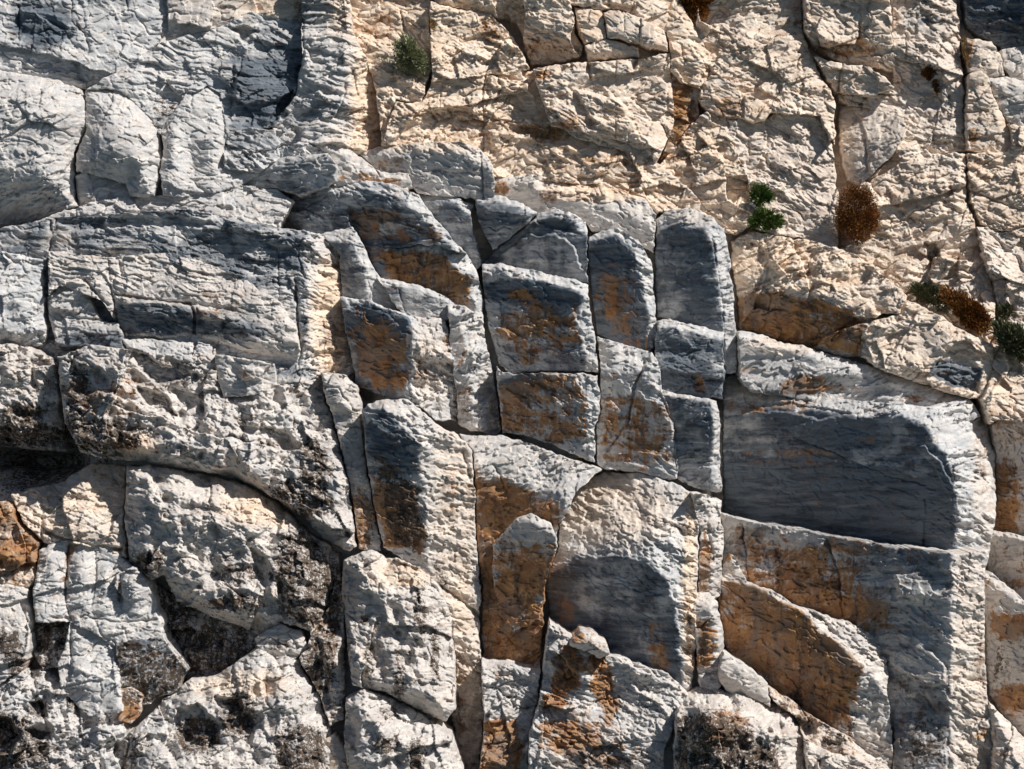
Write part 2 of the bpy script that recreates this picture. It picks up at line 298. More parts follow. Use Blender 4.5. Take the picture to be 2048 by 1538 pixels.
# --- lower left
blk('rock_block','cream topped block in sun left of the vertical crack, just below the black cave',8,-.02,.72,'rough',(.7,.05,.15,.03),
 [(20,990),(80,975),(125,965),(185,925),(250,930),(250,1040),(250,1118),(195,1092),(140,1084),(86,1088),(48,1050)],
 [C([(84,1000),(82,1080)],2.4,12),F(.8,[(250,1098),(180,1082),(88,1078)],5,5),C([(92,1066),(130,1076),(190,1090),(240,1098)],4,24)])
blk('boulder','great rounded white dome with rough pitted skin, overhanging a dark hollow',16,-.02,.50,'pocked',(.3,.2,.1,.2),
 [(250,930),(350,937),(472,964),(560,1005),(612,1060),(655,1112),(668,1180),(646,1240),(620,1262),(560,1240),(540,1278),(430,1232),(352,1200),(330,1150),(300,1162),(256,1122),(250,1040)],
 [F(.45,[(350,900),(560,1010),(640,1140),(660,1260)],20,12),F(1.4,[(560,1245),(520,1232),(440,1205),(350,1170)],7,7),F(.8,[(345,1168),(262,1096)],6,6),B(18,430,1080,130,110),
  C([(338,1120),(366,1114),(392,1120)],2.4,10),C([(420,1040),(440,1060),(420,1120)],2.2,9),B(-16,520,1130,26,40),L(-14,[(500,1100),(530,1115),(550,1160),(530,1180),(505,1130)],8),
  E('k',1.0,600,1150,46,90),E('k',.55,640,1180,36,70),E('k',.7,300,1125,34,24),E('k',.5,480,1150,50,20),E('c',.6,540,1010,100,40),E('o',.35,610,1190,40,60),E('k',.6,470,1205,60,18)],R=20)  # black low under the dome also paints the shade of its overhang
blk('rock_block','orange stained hollowed rock at the left edge beside the winding crack',6,.0,.55,'pocked',(.7,.0,.5,.05),
 [(-70,1000),(14,1005),(40,1050),(74,1088),(74,1160),(60,1176),(0,1168),(-70,1172)],[B(-24,45,1095,26,18),B(-18,20,1135,24,14),E('o',.6,40,1105,45,30),E('o',.4,10,1040,50,26)],R=14)
blk('slab_rock','tall white slab set of upright plates with an orange seam, below the sunlit cream block',14,-.02,.42,'wavy',(.15,.05,.05,.04),
 [(78,1098),(130,1078),(186,1090),(250,1118),(300,1164),(328,1240),(326,1272),(232,1294),(190,1268),(140,1240),(72,1246),(66,1180)],
 [C([(138,1088),(132,1150),(130,1190),(144,1240)],3,18),P('o',.9,6,[(136,1080),(160,1090),(146,1120),(130,1160),(128,1120)]),C([(190,1100),(192,1160),(186,1210)],2.4,8),C([(240,1150),(244,1200)],5,16),E('k',.55,242,1190,6,36),E('k',.4,222,1200,5,30),
  C([(80,1165),(130,1168)],2,8),C([(180,1234),(240,1246),(310,1238)],2.4,9),C([(232,1250),(222,1290)],2,8),E('o',.3,110,1220,60,40),L(-18,[(200,1075),(245,1080),(250,1118),(200,1095)],6),B(14,100,1120,22,60),B(12,165,1150,22,60),B(12,212,1170,20,60),B(16,268,1180,22,60)],R=15)
blk('boulder','small rounded pebble-like stone lodged under the sunlit cream block',20,0,.4,'wavy',PALE,
 [(202,1098),(218,1092),(238,1104),(240,1118),(222,1122),(206,1114)],[],R=10,amp=.3)
blk('rock_block','grey block at the left edge with a tall black streak',6,.0,.36,'wavy',(.25,.1,.1,.05),
 [(-70,1168),(0,1164),(58,1176),(66,1240),(62,1300),(44,1345),(0,1366),(-70,1372)],[E('k',1.0,32,1315,14,50),P('k',.9,8,[(5,1280),(35,1270),(55,1360),(20,1360)]),E('o',.4,50,1340,10,20),E('k',.4,0,1290,20,60)],R=15)
blk('rock_block','dark pitted block squeezed between the upright white plates and the black streaked block',-12,0,.35,'pocked',(.2,.1,.1,.6),
 [(66,1232),(140,1238),(145,1290),(120,1330),(90,1340),(62,1300)],[E('k',.9,95,1265,26,26)],R=14)
blk('rock_block','white fractured block with fine dark cracks, left of the black-streaked face',22,-.03,.40,'wavy',(.12,.05,.05,.05),
 [(142,1242),(190,1268),(234,1290),(240,1370),(246,1420),(180,1432),(120,1380),(116,1330)],
 [C([(142,1250),(140,1330)],2.4,12),C([(120,1310),(170,1312),(200,1280)],2.2,10),C([(200,1300),(182,1330)],3,14),F(.8,[(205,1290),(236,1380)],6,6),B(10,170,1350,30,50)],R=14)
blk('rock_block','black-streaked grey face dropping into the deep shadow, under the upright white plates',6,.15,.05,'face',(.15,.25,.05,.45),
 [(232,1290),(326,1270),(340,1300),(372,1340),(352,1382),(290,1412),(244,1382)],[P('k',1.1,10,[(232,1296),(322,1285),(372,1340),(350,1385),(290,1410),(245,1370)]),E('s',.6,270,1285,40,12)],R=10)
blk('boulder','broad white boulder with black pits and a rust vein, lowest in the left half',26,-.04,.56,'pocked',(.2,.15,.08,.22),
 [(290,1440),(330,1402),(382,1360),(430,1355),(520,1292),(592,1318),(632,1380),(652,1440),(670,1500),(676,1610),(250,1610),(246,1480)],
 [L(-20,[(355,1420),(395,1408),(440,1450),(420,1500),(380,1490),(350,1460)],9),E('k',.95,395,1470,40,36),L(-22,[(430,1395),(480,1400),(510,1450),(500,1490),(460,1460)],10),E('k',.75,480,1430,34,46),B(-18,520,1460,30,40),
  E('k',.4,250,1500,40,50),E('c',.6,480,1370,90,30),E('o',.4,560,1480,12,30),C([(330,1402),(360,1390),(440,1372)],3,16),E('k',.8,600,1500,50,50),F(.45,[(560,1290),(640,1400),(670,1600)],18,10)],R=20)
blk('rock_block','jumble of white knobs around black holes in the bottom left corner',10,.0,.50,'pocked',(.15,.12,.14,.28),
 [(-70,1372),(0,1362),(44,1342),(90,1345),(125,1380),(180,1430),(244,1424),(250,1480),(262,1610),(-70,1610)],
 [L(-34,[(-30,1430),(20,1440),(40,1470),(20,1510),(-40,1520)],9),E('k',1,0,1480,54,50),L(-24,[(60,1405),(85,1400),(95,1430),(70,1432)],6),L(-24,[(50,1460),(100,1465),(80,1480)],6),E('k',.9,75,1420,20,16),L(-30,[(135,1370),(160,1340),(172,1390),(170,1410)],8),E('k',.9,155,1385,20,30),
  E('o',.6,235,1405,20,20),E('k',.6,50,1500,60,30),B(18,110,1440,50,26),B(16,195,1450,22,50),C([(60,1330),(100,1480)],4,22)],R=16,amp=1.35)
blk('rock_block','dark rock with streaks and painted shade, recessed in the hollow under the great dome',-70,.1,.3,'pocked',(.2,.25,.15,.5),
 [(300,1164),(352,1196),(440,1232),(545,1276),(530,1310),(440,1362),(380,1366),(345,1318),(322,1270)],[E('k',.5,420,1300,90,40),E('k',.4,350,1230,30,60)],R=10)  # black mixes dark streaks with the hollow's shade, put into the colour
blk('rock_block','rust-brown jagged knob at the foot of the black-streaked face',4,.1,.4,'face',(.4,.05,.6,.3),
 [(238,1382),(262,1376),(285,1392),(280,1425),(262,1445),(240,1440),(232,1408)],[E('o',.7,255,1420,20,22),E('k',.6,262,1395,18,16)],R=9)
blk('rock_block','small pale wedge poking out of the hollow under the great dome',6,0,.36,'wavy',(.3,.05,.1,.1),
 [(508,1278),(560,1246),(600,1262),(616,1292),(592,1316),(556,1316),(524,1302)],[E('k',.5,560,1290,24,14),E('o',.4,560,1290,18,10)],R=12)
blk('slab_rock','narrow speckled black and white strip left of the long vertical crack',8,-.1,.46,'pocked',(.35,.05,.15,.4),
 [(612,1060),(650,1082),(676,1106),(688,1180),(690,1260),(688,1340),(686,1440),(660,1450),(636,1380),(600,1318),(616,1290),(622,1262),(648,1240),(668,1180),(655,1112)],
 [E('k',.6,640,1330,26,60),E('k',.5,665,1200,18,70),E('o',.4,650,1280,30,70),L(12,[(640,1280),(680,1280),(684,1420),(660,1410)],8)],R=12)
blk('boulder','small smooth brown boulder at the bottom edge just left of the long crack',16,0,.4,'wavy',(.6,.0,.4,.2),
 [(650,1480),(668,1470),(690,1500),(700,1520),(694,1610),(660,1610)],[],R=14,amp=.5)
# --- lower centre
blk('boulder','white pitted boulder with rows of black-edged ribs above a smooth-topped boulder',30,-.04,.42,'pocked',(.3,.06,.08,.16),
 [(686,1118),(742,1103),(820,1128),(860,1154),(886,1184),(902,1250),(908,1330),(912,1420),(892,1444),(820,1412),(772,1386),(704,1372),(694,1320),(690,1258),(684,1200)],
 [F(.45,[(760,1090),(850,1150),(890,1250),(905,1440)],16,12),F(1.0,[(900,1440),(820,1398),(700,1356)],9,6),B(-16,730,1232,20,12),E('k',.55,728,1238,12,9),E('k',.5,800,1350,12,50),E('k',.5,740,1320,10,50),E('k',.45,840,1220,14,70),E('k',.5,870,1310,14,60),B(12,720,1180,40,50),B(14,715,1320,26,40),B(12,790,1330,20,50),
  E('c',.5,800,1150,60,30),E('k',.4,690,1300,12,60)],R=20)
blk('boulder','smooth-topped white boulder at the bottom edge with black blotches, below the ribbed boulder',34,-.04,.48,'pocked',(.25,.05,.08,.15),
 [(688,1394),(730,1374),(790,1400),(852,1430),(902,1474),(926,1540),(934,1610),(700,1610),(690,1500)],
 [F(.4,[(760,1370),(860,1435),(915,1560)],14,10),B(14,720,1420,40,40),B(14,770,1480,70,50),E('k',.65,772,1490,30,18),E('k',.6,830,1510,20,36),E('k',.45,780,1425,30,14),L(-10,[(690,1420),(720,1440),(712,1500),(692,1480)],7)],R=18)
blk('upright_rock','narrow grey column, rusty at the foot, left of the tall arched column',42,-.06,.22,'wavy',(.3,.12,.05,.05),
 [(640,742),(684,750),(712,772),(722,805),(722,860),(736,945),(748,1010),(766,1104),(742,1106),(716,1100),(710,1030),(692,940),(668,850),(648,790)],
 [E('o',.75,720,1040,30,70),E('k',.4,735,1070,20,40),B(14,680,790,30,36),B(-8,680,830,24,14),C([(700,1060),(712,1100)],3,16)],R=12)
blk('upright_rock','tall arched column with a grey face stained black and orange, and a cream side',48,.21,-.10,'face',(.2,.4,.05,0),
 [(722,824),(736,806),(770,796),(812,800),(840,820),(872,852),(912,872),(944,905),(950,1000),(956,1100),(962,1180),(958,1240),(964,1330),(966,1440),(958,1610),(934,1610),(928,1520),(905,1450),(888,1300),(884,1184),(858,1150),(800,1114),(768,1100),(748,1010),(730,900)],
 [F(.95,[(716,850),(735,818),(768,818),(806,856),(836,900),(848,960),(856,1130),(900,1300),(950,1610)],5,9),
  E('c',.4,905,1040,45,200),E('c',.4,930,1350,30,200),P('k',1.0,10,[(752,925),(790,935),(850,970),(856,1080),(830,1120),(790,1090),(770,1040)]),P('o',1.0,12,[(745,950),(850,975),(860,1110),(780,1110),(755,1020)]),
  E('o',.4,900,980,20,60),E('o',.45,940,1010,14,60),E('k',.45,880,1160,14,60),E('o',.4,920,1400,16,180),C([(882,1172),(930,1205),(960,1235)],3.5,22),C([(880,1160),(886,1215),(902,1220),(906,1300),(920,1440)],3,14),C([(925,900),(940,960)],3,10),E('s',.35,790,880,50,60)],R=12,edge=1.7)
blk('slab_rock','ochre and grey panel with a white sloping top, left of the arch-faced block',-6,.22,.06,'face',(.2,.12,.35,.0),
 [(914,868),(960,872),(1002,868),(1060,884),(1110,905),(1205,938),(1150,985),(1138,1012),(1118,1050),(1112,1110),(1092,1165),(1086,1262),(1082,1346),(1030,1334),(966,1322),(962,1240),(964,1180),(956,1100),(950,1000),(946,905)],
 [F(.6,[(930,925),(1000,958),(1060,972),(1110,990),(1160,1040)],9,12),P('o',.8,16,[(950,960),(1040,985),(1110,1010),(1100,1340),(965,1320)]),E('k',.4,985,1240,26,60),C([(990,930),(1010,975)],3,9),B(-10,1000,970,20,20),
  L(9,[(985,1110),(1040,1090),(1080,1130),(1070,1230),(1010,1290),(975,1240)],5,.1,.15),E('c',.3,1020,1160,60,120)],R=12,edge=1.1)
blk('rock_block','pointed orange stone with a bright rim, leaning against the arch-faced block',14,.30,-.03,'face',(.2,.1,.45,0),
 [(984,1092),(1006,1068),(1034,1038),(1060,1030),(1102,1047),(1115,1070),(1110,1112),(1092,1165),(1080,1240),(1030,1262),(1000,1230),(988,1160)],
 [F(1.3,[(984,1096),(1034,1046),(1062,1042),(1104,1066)],5,4),P('o',.9,14,[(990,1110),(1060,1100),(1110,1110),(1080,1250),(990,1240)]),E('s',.4,1070,1105,30,20),E('c',.4,1045,1180,14,60)],R=7)
blk('rock_block','white and rust-flecked block at the bottom, between the two long vertical cracks',-10,.0,.30,'flaky',(.2,.1,.1,.04),
 [(960,1320),(1030,1332),(1084,1342),(1076,1400),(1058,1480),(1052,1610),(954,1610),(966,1450)],
 [F(1.5,[(958,1332),(1034,1340),(1086,1352)],4,4),P('o',.85,16,[(960,1440),(1040,1430),(1050,1610),(955,1610)]),E('o',.5,1010,1350,26,14),E('k',.35,1000,1500,40,50),L(-12,[(1036,1500),(1056,1470),(1050,1560),(1032,1550)],5)])
blk('boulder','great block with a smooth blue-grey arch-shaped shaded face and a white rounded top',66,.36,-.16,'smooth',(.05,.6,.0,0),
 [(1148,988),(1205,942),(1280,942),(1345,962),(1386,985),(1398,1060),(1398,1150),(1392,1250),(1388,1378),(1372,1388),(1335,1352),(1250,1322),(1216,1312),(1140,1272),(1098,1236),(1088,1170),(1114,1100),(1118,1050),(1136,1012)],
 [F(1.15,[(1084,1185),(1105,1148),(1150,1118),(1215,1110),(1290,1122),(1336,1160),(1350,1230),(1362,1385)],5,10),
  E('c',.55,1230,1020,120,70),E('c',.9,1380,1180,16,190),E('o',.7,1318,1320,22,34),E('o',.5,1310,1270,22,40),E('k',.6,1312,1325,8,14),E('o',.55,1130,1215,22,34),E('o',.4,1380,1250,12,100),
  C([(1205,1160),(1225,1190),(1262,1215),(1310,1240)],1.5,3),C([(1160,1040),(1230,1020),(1300,1022)],2,5)],R=16,edge=2.2)
blk('upright_rock','thin upright rib of grey and rust rock right of the arch-faced block',40,.12,.12,'flaky',(.3,.15,.15,.0),
 [(1382,984),(1404,988),(1446,1000),(1447,1100),(1442,1192),(1420,1206),(1398,1196),(1399,1060)],
 [F(1.0,[(1400,1000),(1428,1040),(1424,1210)],5,6),E('o',.6,1410,1120,12,70),C([(1418,1050),(1424,1120)],3,8)],R=7)
blk('upright_rock','small upright white and rust pillar with a knobbly cap, under the thin rib',50,.12,.10,'wavy',(.25,.08,.1,0),
 [(1374,1205),(1390,1186),(1420,1184),(1438,1204),(1446,1290),(1452,1362),(1432,1380),(1398,1372),(1392,1300),(1382,1245)],
 [F(1.1,[(1376,1210),(1420,1208),(1432,1260),(1440,1380)],5,5),P('o',.8,8,[(1386,1240),(1425,1250),(1436,1350),(1396,1340)])],R=9)
blk('boulder','small pointed orange and white nose under the shaded arch face',86,.0,.45,'wavy',(.25,.05,.4,0),
 [(1146,1276),(1160,1264),(1186,1264),(1214,1286),(1222,1308),(1200,1318),(1180,1304),(1140,1290)],[F(.9,[(1222,1312),(1150,1284)],4,3),E('o',.5,1160,1275,16,10)],R=9,amp=.5)
blk('slab_rock','fan-shaped white slab streaked with bright rust, spreading below the arch-faced block',40,-.02,.38,'flaky',(.2,.08,.1,.02),
 [(1098,1240),(1130,1266),(1216,1310),(1250,1320),(1338,1350),(1378,1388),(1352,1432),(1330,1500),(1325,1610),(1054,1610),(1058,1480),(1078,1400),(1088,1320)],
 [P('o',1.0,10,[(1118,1300),(1150,1290),(1156,1370),(1120,1420),(1090,1400)]),P('o',.9,9,[(1190,1315),(1205,1318),(1250,1420),(1215,1440),(1180,1400)]),E('o',.6,1120,1460,50,50),E('o',.55,1200,1490,70,50),E('k',.45,1230,1520,90,24),E('k',.35,1300,1410,20,30),
  B(-16,1270,1400,36,30),B(12,1170,1360,16,70),L(10,[(1080,1490),(1160,1500),(1300,1530),(1330,1610),(1060,1610)],8),C([(1212,1315),(1232,1410),(1240,1470)],2,7),F(.9,[(1320,1330),(1378,1392)],6,5),F(.9,[(1345,1430),(1310,1610)],8,8)],R=11,amp=1.1)
# --- lower right
blk('slab_rock','tall grey and rust wall with a pale right strip, under the big slate slab',0,.30,.0,'face',(.2,.45,.25,.02),
 [(1446,1026),(1500,1040),(1600,1058),(1720,1082),(1840,1100),(1915,1106),(1978,1100),(1970,1160),(1968,1250),(1976,1400),(1992,1520),(2000,1610),(1500,1610),(1440,1300)],
 [F(1.25,[(1910,1060),(1900,1200),(1900,1400),(1905,1610)],3,6),E('c',.35,1940,1350,38,260),E('o',.45,1960,1400,14,150),P('o',.6,26,[(1470,1060),(1720,1100),(1720,1240),(1500,1180)]),E('o',.5,1700,1230,80,50),E('k',.5,1560,1150,12,60),E('k',.4,1610,1180,16,40),E('k',.45,1830,1130,10,50),
  C([(1656,1080),(1676,1140),(1686,1230)],2.6,14),C([(1486,1050),(1500,1170)],2.4,12),L(16,[(1770,1320),(1830,1280),(1890,1330),(1892,1370),(1850,1368),(1800,1340)],8,0,.3),
  L(20,[(1790,1400),(1850,1390),(1895,1440),(1890,1610),(1780,1610)],6,-.15,.35),E('k',.55,1850,1480,50,60),E('k',.4,1830,1380,50,20),L(9,[(1790,1150),(1850,1140),(1900,1145),(1895,1200),(1800,1190)],10,-.3,.2)],R=10,edge=1.6)
blk('slab_rock','big smooth slate-blue slab with fine bands and a pale rounded right end',26,.30,-.13,'smooth',(.02,.60,.02,0),
 [(1446,752),(1480,746),(1530,764),(1600,783),(1700,800),(1790,806),(1860,816),(1925,800),(1958,812),(1978,850),(1990,900),(1994,1000),(1980,1102),(1915,1107),(1840,1101),(1720,1083),(1600,1059),(1500,1041),(1449,1030),(1446,940)],
 [F(1.5,[(1440,806),(1560,820),(1660,828),(1700,832),(1790,832),(1850,852),(1880,900)],5,8),F(1.25,[(1872,800),(1900,900),(1908,1000),(1912,1110)],3,7),P('s',.45,14,[(1440,930),(1640,915),(1920,980),(1920,1120),(1440,1040)]),E('o',.3,1570,905,90,8),E('o',.3,1800,880,90,6),E('o',.3,1640,960,60,6),
  E('c',.35,1560,780,120,26),E('c',.3,1970,960,26,150),E('o',.5,1490,815,44,18),E('o',.5,1600,812,50,14),L(-9,[(1440,800),(1500,800),(1620,812),(1700,828),(1640,842),(1590,826),(1500,822),(1450,836)],4),
  C([(1590,875),(1700,922),(1780,952),(1850,970)],1.6,7),C([(1850,1000),(1846,1100)],2.5,9),E('o',.25,1600,920,120,30),E('c',.2,1560,870,100,40),E('o',.5,1965,900,10,80),
  L(8,[(1830,895),(1850,890),(1880,920),(1910,980),(1900,1000),(1870,930)],4)],R=6,edge=1.8,amp=.9)
blk('slab_rock','rust-flecked grey slab with a white crest, lying on the big slate slab',6,.10,.16,'face',(.15,.35,.05,0),
 [(1478,660),(1500,662),(1560,680),(1680,712),(1760,738),(1850,770),(1945,802),(1962,830),(1930,850),(1870,832),(1790,822),(1700,815),(1600,800),(1500,782),(1478,756)],
 [F(1.6,[(1475,676),(1560,694),(1680,726),(1760,752),(1850,786),(1950,826)],5,6),E('o',.75,1610,768,50,20),E('o',.5,1690,780,40,16),E('o',.6,1495,745,16,14),E('o',.5,1830,805,50,12),B(-8,1560,720,40,20),B(8,1700,750,40,16),B(-8,1780,780,40,16),E('c',.4,1560,690,70,18)],R=8,edge=1.6,amp=1.2)
blk('rock_block','large triangular rust-orange face with a brilliant white sloping crest',50,.38,-.10,'face',(.3,.05,.75,.03),
 [(1437,1200),(1444,1140),(1458,1104),(1474,1122),(1492,1166),(1550,1186),(1600,1214),(1640,1228),(1700,1246),(1744,1272),(1772,1312),(1776,1400),(1786,1520),(1780,1540),(1716,1512),(1650,1450),(1600,1412),(1530,1362),(1480,1330),(1450,1292)],
 [F(1.4,[(1436,1160),(1500,1174),(1545,1190),(1600,1220),(1642,1262),(1690,1302),(1730,1340)],5,8),F(.9,[(1730,1290),(1716,1360),(1700,1460),(1690,1540)],6,9),
  P('o',1.1,10,[(1490,1180),(1600,1225),(1640,1270),(1730,1330),(1700,1450),(1600,1410),(1500,1330),(1450,1260)]),E('k',.7,1585,1400,26,26),E('k',.55,1600,1320,6,90),E('k',.4,1560,1340,20,20),E('k',.4,1640,1400,20,40),E('k',.5,1705,1450,10,50),E('o',.9,1452,1115,10,12)],R=8,edge=1.2)
blk('rock_block','smooth pale wedge of rock between the small pillar and the rust triangle',56,-.02,.34,'wavy',(.3,.02,.05,0),
 [(1448,1308),(1480,1326),(1512,1346),(1534,1366),(1538,1412),(1500,1400),(1452,1382),(1436,1356)],[F(.9,[(1540,1410),(1455,1352)],5,5)],R=9,amp=.6)
blk('ledge_rock','rust-brown broken ledge with dark holes, beneath the rust triangle',52,0,.35,'pocked',(.5,.0,.5,.12),
 [(1535,1372),(1600,1414),(1655,1452),(1704,1480),(1718,1512),(1712,1530),(1670,1510),(1612,1488),(1592,1440),(1545,1400)],[E('k',.6,1600,1440,26,14),E('k',.6,1670,1480,24,14)],R=10)
blk('boulder','rounded boulder at the bottom edge, white cap over a black and rust pitted face',70,.05,.12,'pocked',(.35,.05,.08,.08),
 [(1352,1440),(1368,1388),(1400,1368),(1448,1380),(1510,1396),(1560,1412),(1598,1448),(1616,1510),(1626,1610),(1344,1610)],
 [F(1.3,[(1340,1432),(1400,1426),(1480,1432),(1550,1470),(1590,1560),(1600,1610)],12,10),P('k',1.1,18,[(1366,1440),(1430,1432),(1500,1446),(1550,1500),(1580,1610),(1350,1610)]),E('o',.7,1450,1460,60,40),E('o',.3,1570,1460,14,26)],R=16)
blk('boulder','low pale rock at the very bottom, right of the black-pitted boulder',56,-.05,.5,'pocked',(.4,.04,.1,.12),
 [(1612,1484),(1680,1500),(1740,1520),(1782,1542),(1796,1610),(1622,1610)],[E('k',.5,1700,1550,40,20),B(12,1660,1530,30,30)],R=14)
# --- centre, dark columns
blk('slab_rock','dark striped arched slab with a rust pocket and a bright curved rim',18,.28,-.05,'layered',(.05,.58,.05,0),
 [(566,430),(574,402),(612,380),(682,364),(750,362),(800,372),(838,390),(856,420),(892,462),(934,508),(905,500),(872,484),(800,494),(725,492),(712,468),(640,470),(600,458)],
 [F(1.35,[(560,450),(590,405),(650,384),(740,380),(800,396),(842,430),(880,470)],5,6),L(-12,[(696,412),(750,414),(820,432),(858,428),(884,455),(868,476),(800,488),(722,490),(700,450)],5,.1,-.1),P('o',0.53,8,[(690,410),(750,412),(820,430),(880,450),(880,480),(800,490),(722,490),(696,450)]),L(7,[(735,440),(800,440),(790,455),(750,462)],5),E('c',.3,770,450,40,14)],R=8,amp=.8,edge=1.2)
blk('slab_rock','dark grey slab plunging right behind the arched slab to the deep black gap',0,.28,.0,'smooth',(.05,.58,.02,0),
 [(836,388),(900,390),(950,412),(944,432),(956,490),(964,530),(950,550),(900,490),(856,420)],
 [F(1.4,[(830,400),(900,404),(948,440)],5,5)],R=7)
blk('slab_rock','dark rust-brown slab whose right edge is a scalloped white lip',30,.28,-.05,'face',(.1,.45,.45,0),
 [(724,494),(800,496),(872,486),(892,468),(934,508),(956,545),(966,600),(968,650),(930,618),(884,594),(836,572),(768,560),(742,530)],
 [F(1.3,[(700,500),(800,502),(876,494),(900,524),(938,560),(952,620),(960,680)],5,8),P('o',0.58,12,[(770,505),(880,500),(940,580),(950,640),(870,590),(800,560)]),E('s',.5,760,520,40,26)],R=7,edge=1.3)
blk('slab_rock','narrow dark slab with a pale slanting flank, right of the yellowish layered end',24,.26,.0,'layered',(.1,.6,.02,0),
 [(640,466),(702,456),(716,478),(742,530),(772,575),(808,628),(782,622),(742,604),(684,594),(680,510)],
 [F(1.2,[(660,480),(698,486),(726,535),(745,610)],5,6)],R=7,amp=.5,edge=2)
blk('slab_rock','thin striped grey slab wedged between the scalloped dark slab and the rust-banded face',26,.12,.12,'layered',(.1,.5,.05,0),
 [(756,556),(768,558),(836,570),(886,592),(926,614),(905,625),(892,645),(830,634),(796,618)],[F(1.3,[(756,566),(836,578),(925,618)],4,4),C([(800,580),(812,625)],2.5,8)],R=6,amp=.5)
blk('slab_rock','broad face banded dark grey and rust, with a pale wavy right side',50,.26,-.04,'face',(.1,.6,.3,0),
 [(680,592),(742,602),(790,622),(830,632),(888,640),(904,690),(908,740),(918,800),(914,842),(872,844),(838,815),(770,792),(712,772),(702,700),(688,640)],
 [F(1.4,[(676,600),(740,612),(800,630),(890,648)],4,5),F(.95,[(806,600),(822,680),(812,760),(830,860)],7,12),P('o',0.53,14,[(686,650),(770,655),(812,690),(808,790),(740,780),(706,740)]),E('s',.6,760,635,60,22),B(12,850,700,20,50),B(-9,868,730,10,50),B(12,885,790,18,44),B(10,840,800,16,36),E('o',.6,842,755,14,40),E('o',.5,895,680,8,50),E('c',.3,860,730,40,80)],R=9,edge=3.0)
blk('upright_rock','narrow column with scalloped white right side, immediately left of the central slab',26,.2,-.02,'face',(.15,.3,.15,0),
 [(896,608),(928,612),(964,634),(974,690),(986,740),(996,790),(1000,862),(984,872),(940,862),(916,850),(914,800),(906,740),(900,680)],
 [F(1.0,[(890,620),(922,634),(935,700),(936,780),(948,870)],5,10),E('o',.5,920,710,12,30),E('o',.5,930,800,14,30),B(12,950,720,16,40),B(10,965,820,16,36),C([(908,780),(920,860)],2,7)],R=9,edge=2.6)
blk('boulder','wedge-shaped grey capstone narrowing downward, at the head of the deep joint',44,.25,-.05,'wavy',(.05,.55,.02,0),
 [(949,400),(975,393),(1010,394),(1045,408),(1074,426),(1056,446),(1002,490),(986,502),(970,472),(954,434)],
 [F(1.2,[(945,408),(1010,406),(1070,430)],5,4),L(-7,[(948,424),(1060,434),(1030,446),(955,436)],4),E('k',.3,1025,433,14,4)],R=7,amp=.6)
blk('slab_rock','dark rounded slab with a stepped layered shoulder, above the central rust slab',26,.28,-.05,'smooth',(.03,.58,.02,0),
 [(1058,446),(1078,428),(1110,417),(1140,424),(1172,446),(1177,480),(1177,566),(1150,562),(1080,548),(1000,530),(964,530),(984,504),(1002,490)],
 [F(1.4,[(1060,450),(1110,428),(1150,442),(1172,470)],5,5),L(10,[(1060,470),(1110,470),(1150,490),(1165,540),(1100,530),(1040,520),(1000,510)],6),L(-8,[(1075,442),(1130,440),(1160,470),(1110,460)],5)],R=8)
blk('slab_rock','central dark slab with rust blotches and a bright straight top edge',60,.27,-.07,'face',(.08,.5,.2,0),
 [(963,530),(1002,526),(1080,546),(1150,558),(1176,568),(1180,610),(1188,660),(1196,745),(1140,742),(1100,742),(1030,744),(996,728),(988,700),(976,650),(965,590)],
 [F(1.6,[(960,550),(1000,546),(1080,564),(1176,588)],4,3),F(.9,[(1156,540),(1160,620),(1172,760)],6,6),P('o',0.53,12,[(1010,610),(1090,600),(1160,620),(1165,690),(1120,700),(1060,740),(1020,700),(1000,660)]),P('s',-.6,10,[(970,610),(1010,615),(1060,630),(1060,660),(980,660)]),E('s',.6,1060,585,100,22),E('o',.7,1040,590,30,12),L(5,[(980,620),(1040,612),(1070,650),(1060,680),(990,680)],6),L(5,[(1110,600),(1140,605),(1160,650),(1130,690),(1080,660)],5)],R=8,edge=1.6)
blk('slab_rock','mottled rust and grey slab with a knobbly right edge, under the central slab',56,.26,-.05,'face',(.12,.35,.35,0),
 [(992,732),(1030,748),(1100,746),(1196,748),(1202,790),(1200,826),(1189,850),(1190,926),(1170,920),(1140,908),(1100,888),(1050,872),(1002,866),(998,800)],
 [F(.9,[(1150,740),(1172,800),(1172,940)],6,9),P('o',0.48,14,[(1000,770),(1170,760),(1180,880),(1100,880),(1000,855)]),E('s',.5,1050,765,50,14),E('k',.25,1020,770,30,20),B(10,1178,780,18,30),L(5,[(1080,750),(1130,745),(1130,780),(1095,775)],5),E('c',.35,1110,765,30,18)],R=8,edge=1.6,amp=1.2)
blk('upright_rock','tall narrow dark slab, rusty low down with a ragged lip, right of the central slab',40,.27,-.06,'smooth',(.05,.7,.15,0),
 [(1178,472),(1200,462),(1235,458),(1282,488),(1302,520),(1311,600),(1314,640),(1308,690),(1300,704),(1260,692),(1192,672),(1190,640),(1181,580),(1176,510)],
 [F(1.35,[(1170,486),(1230,474),(1262,496),(1284,560),(1296,620),(1298,720)],5,8),P('o',0.48,12,[(1200,540),(1270,550),(1295,620),(1300,695),(1230,670),(1195,630)]),L(-6,[(1180,500),(1240,490),(1270,520),(1200,520)],5)],R=8,edge=1.8)
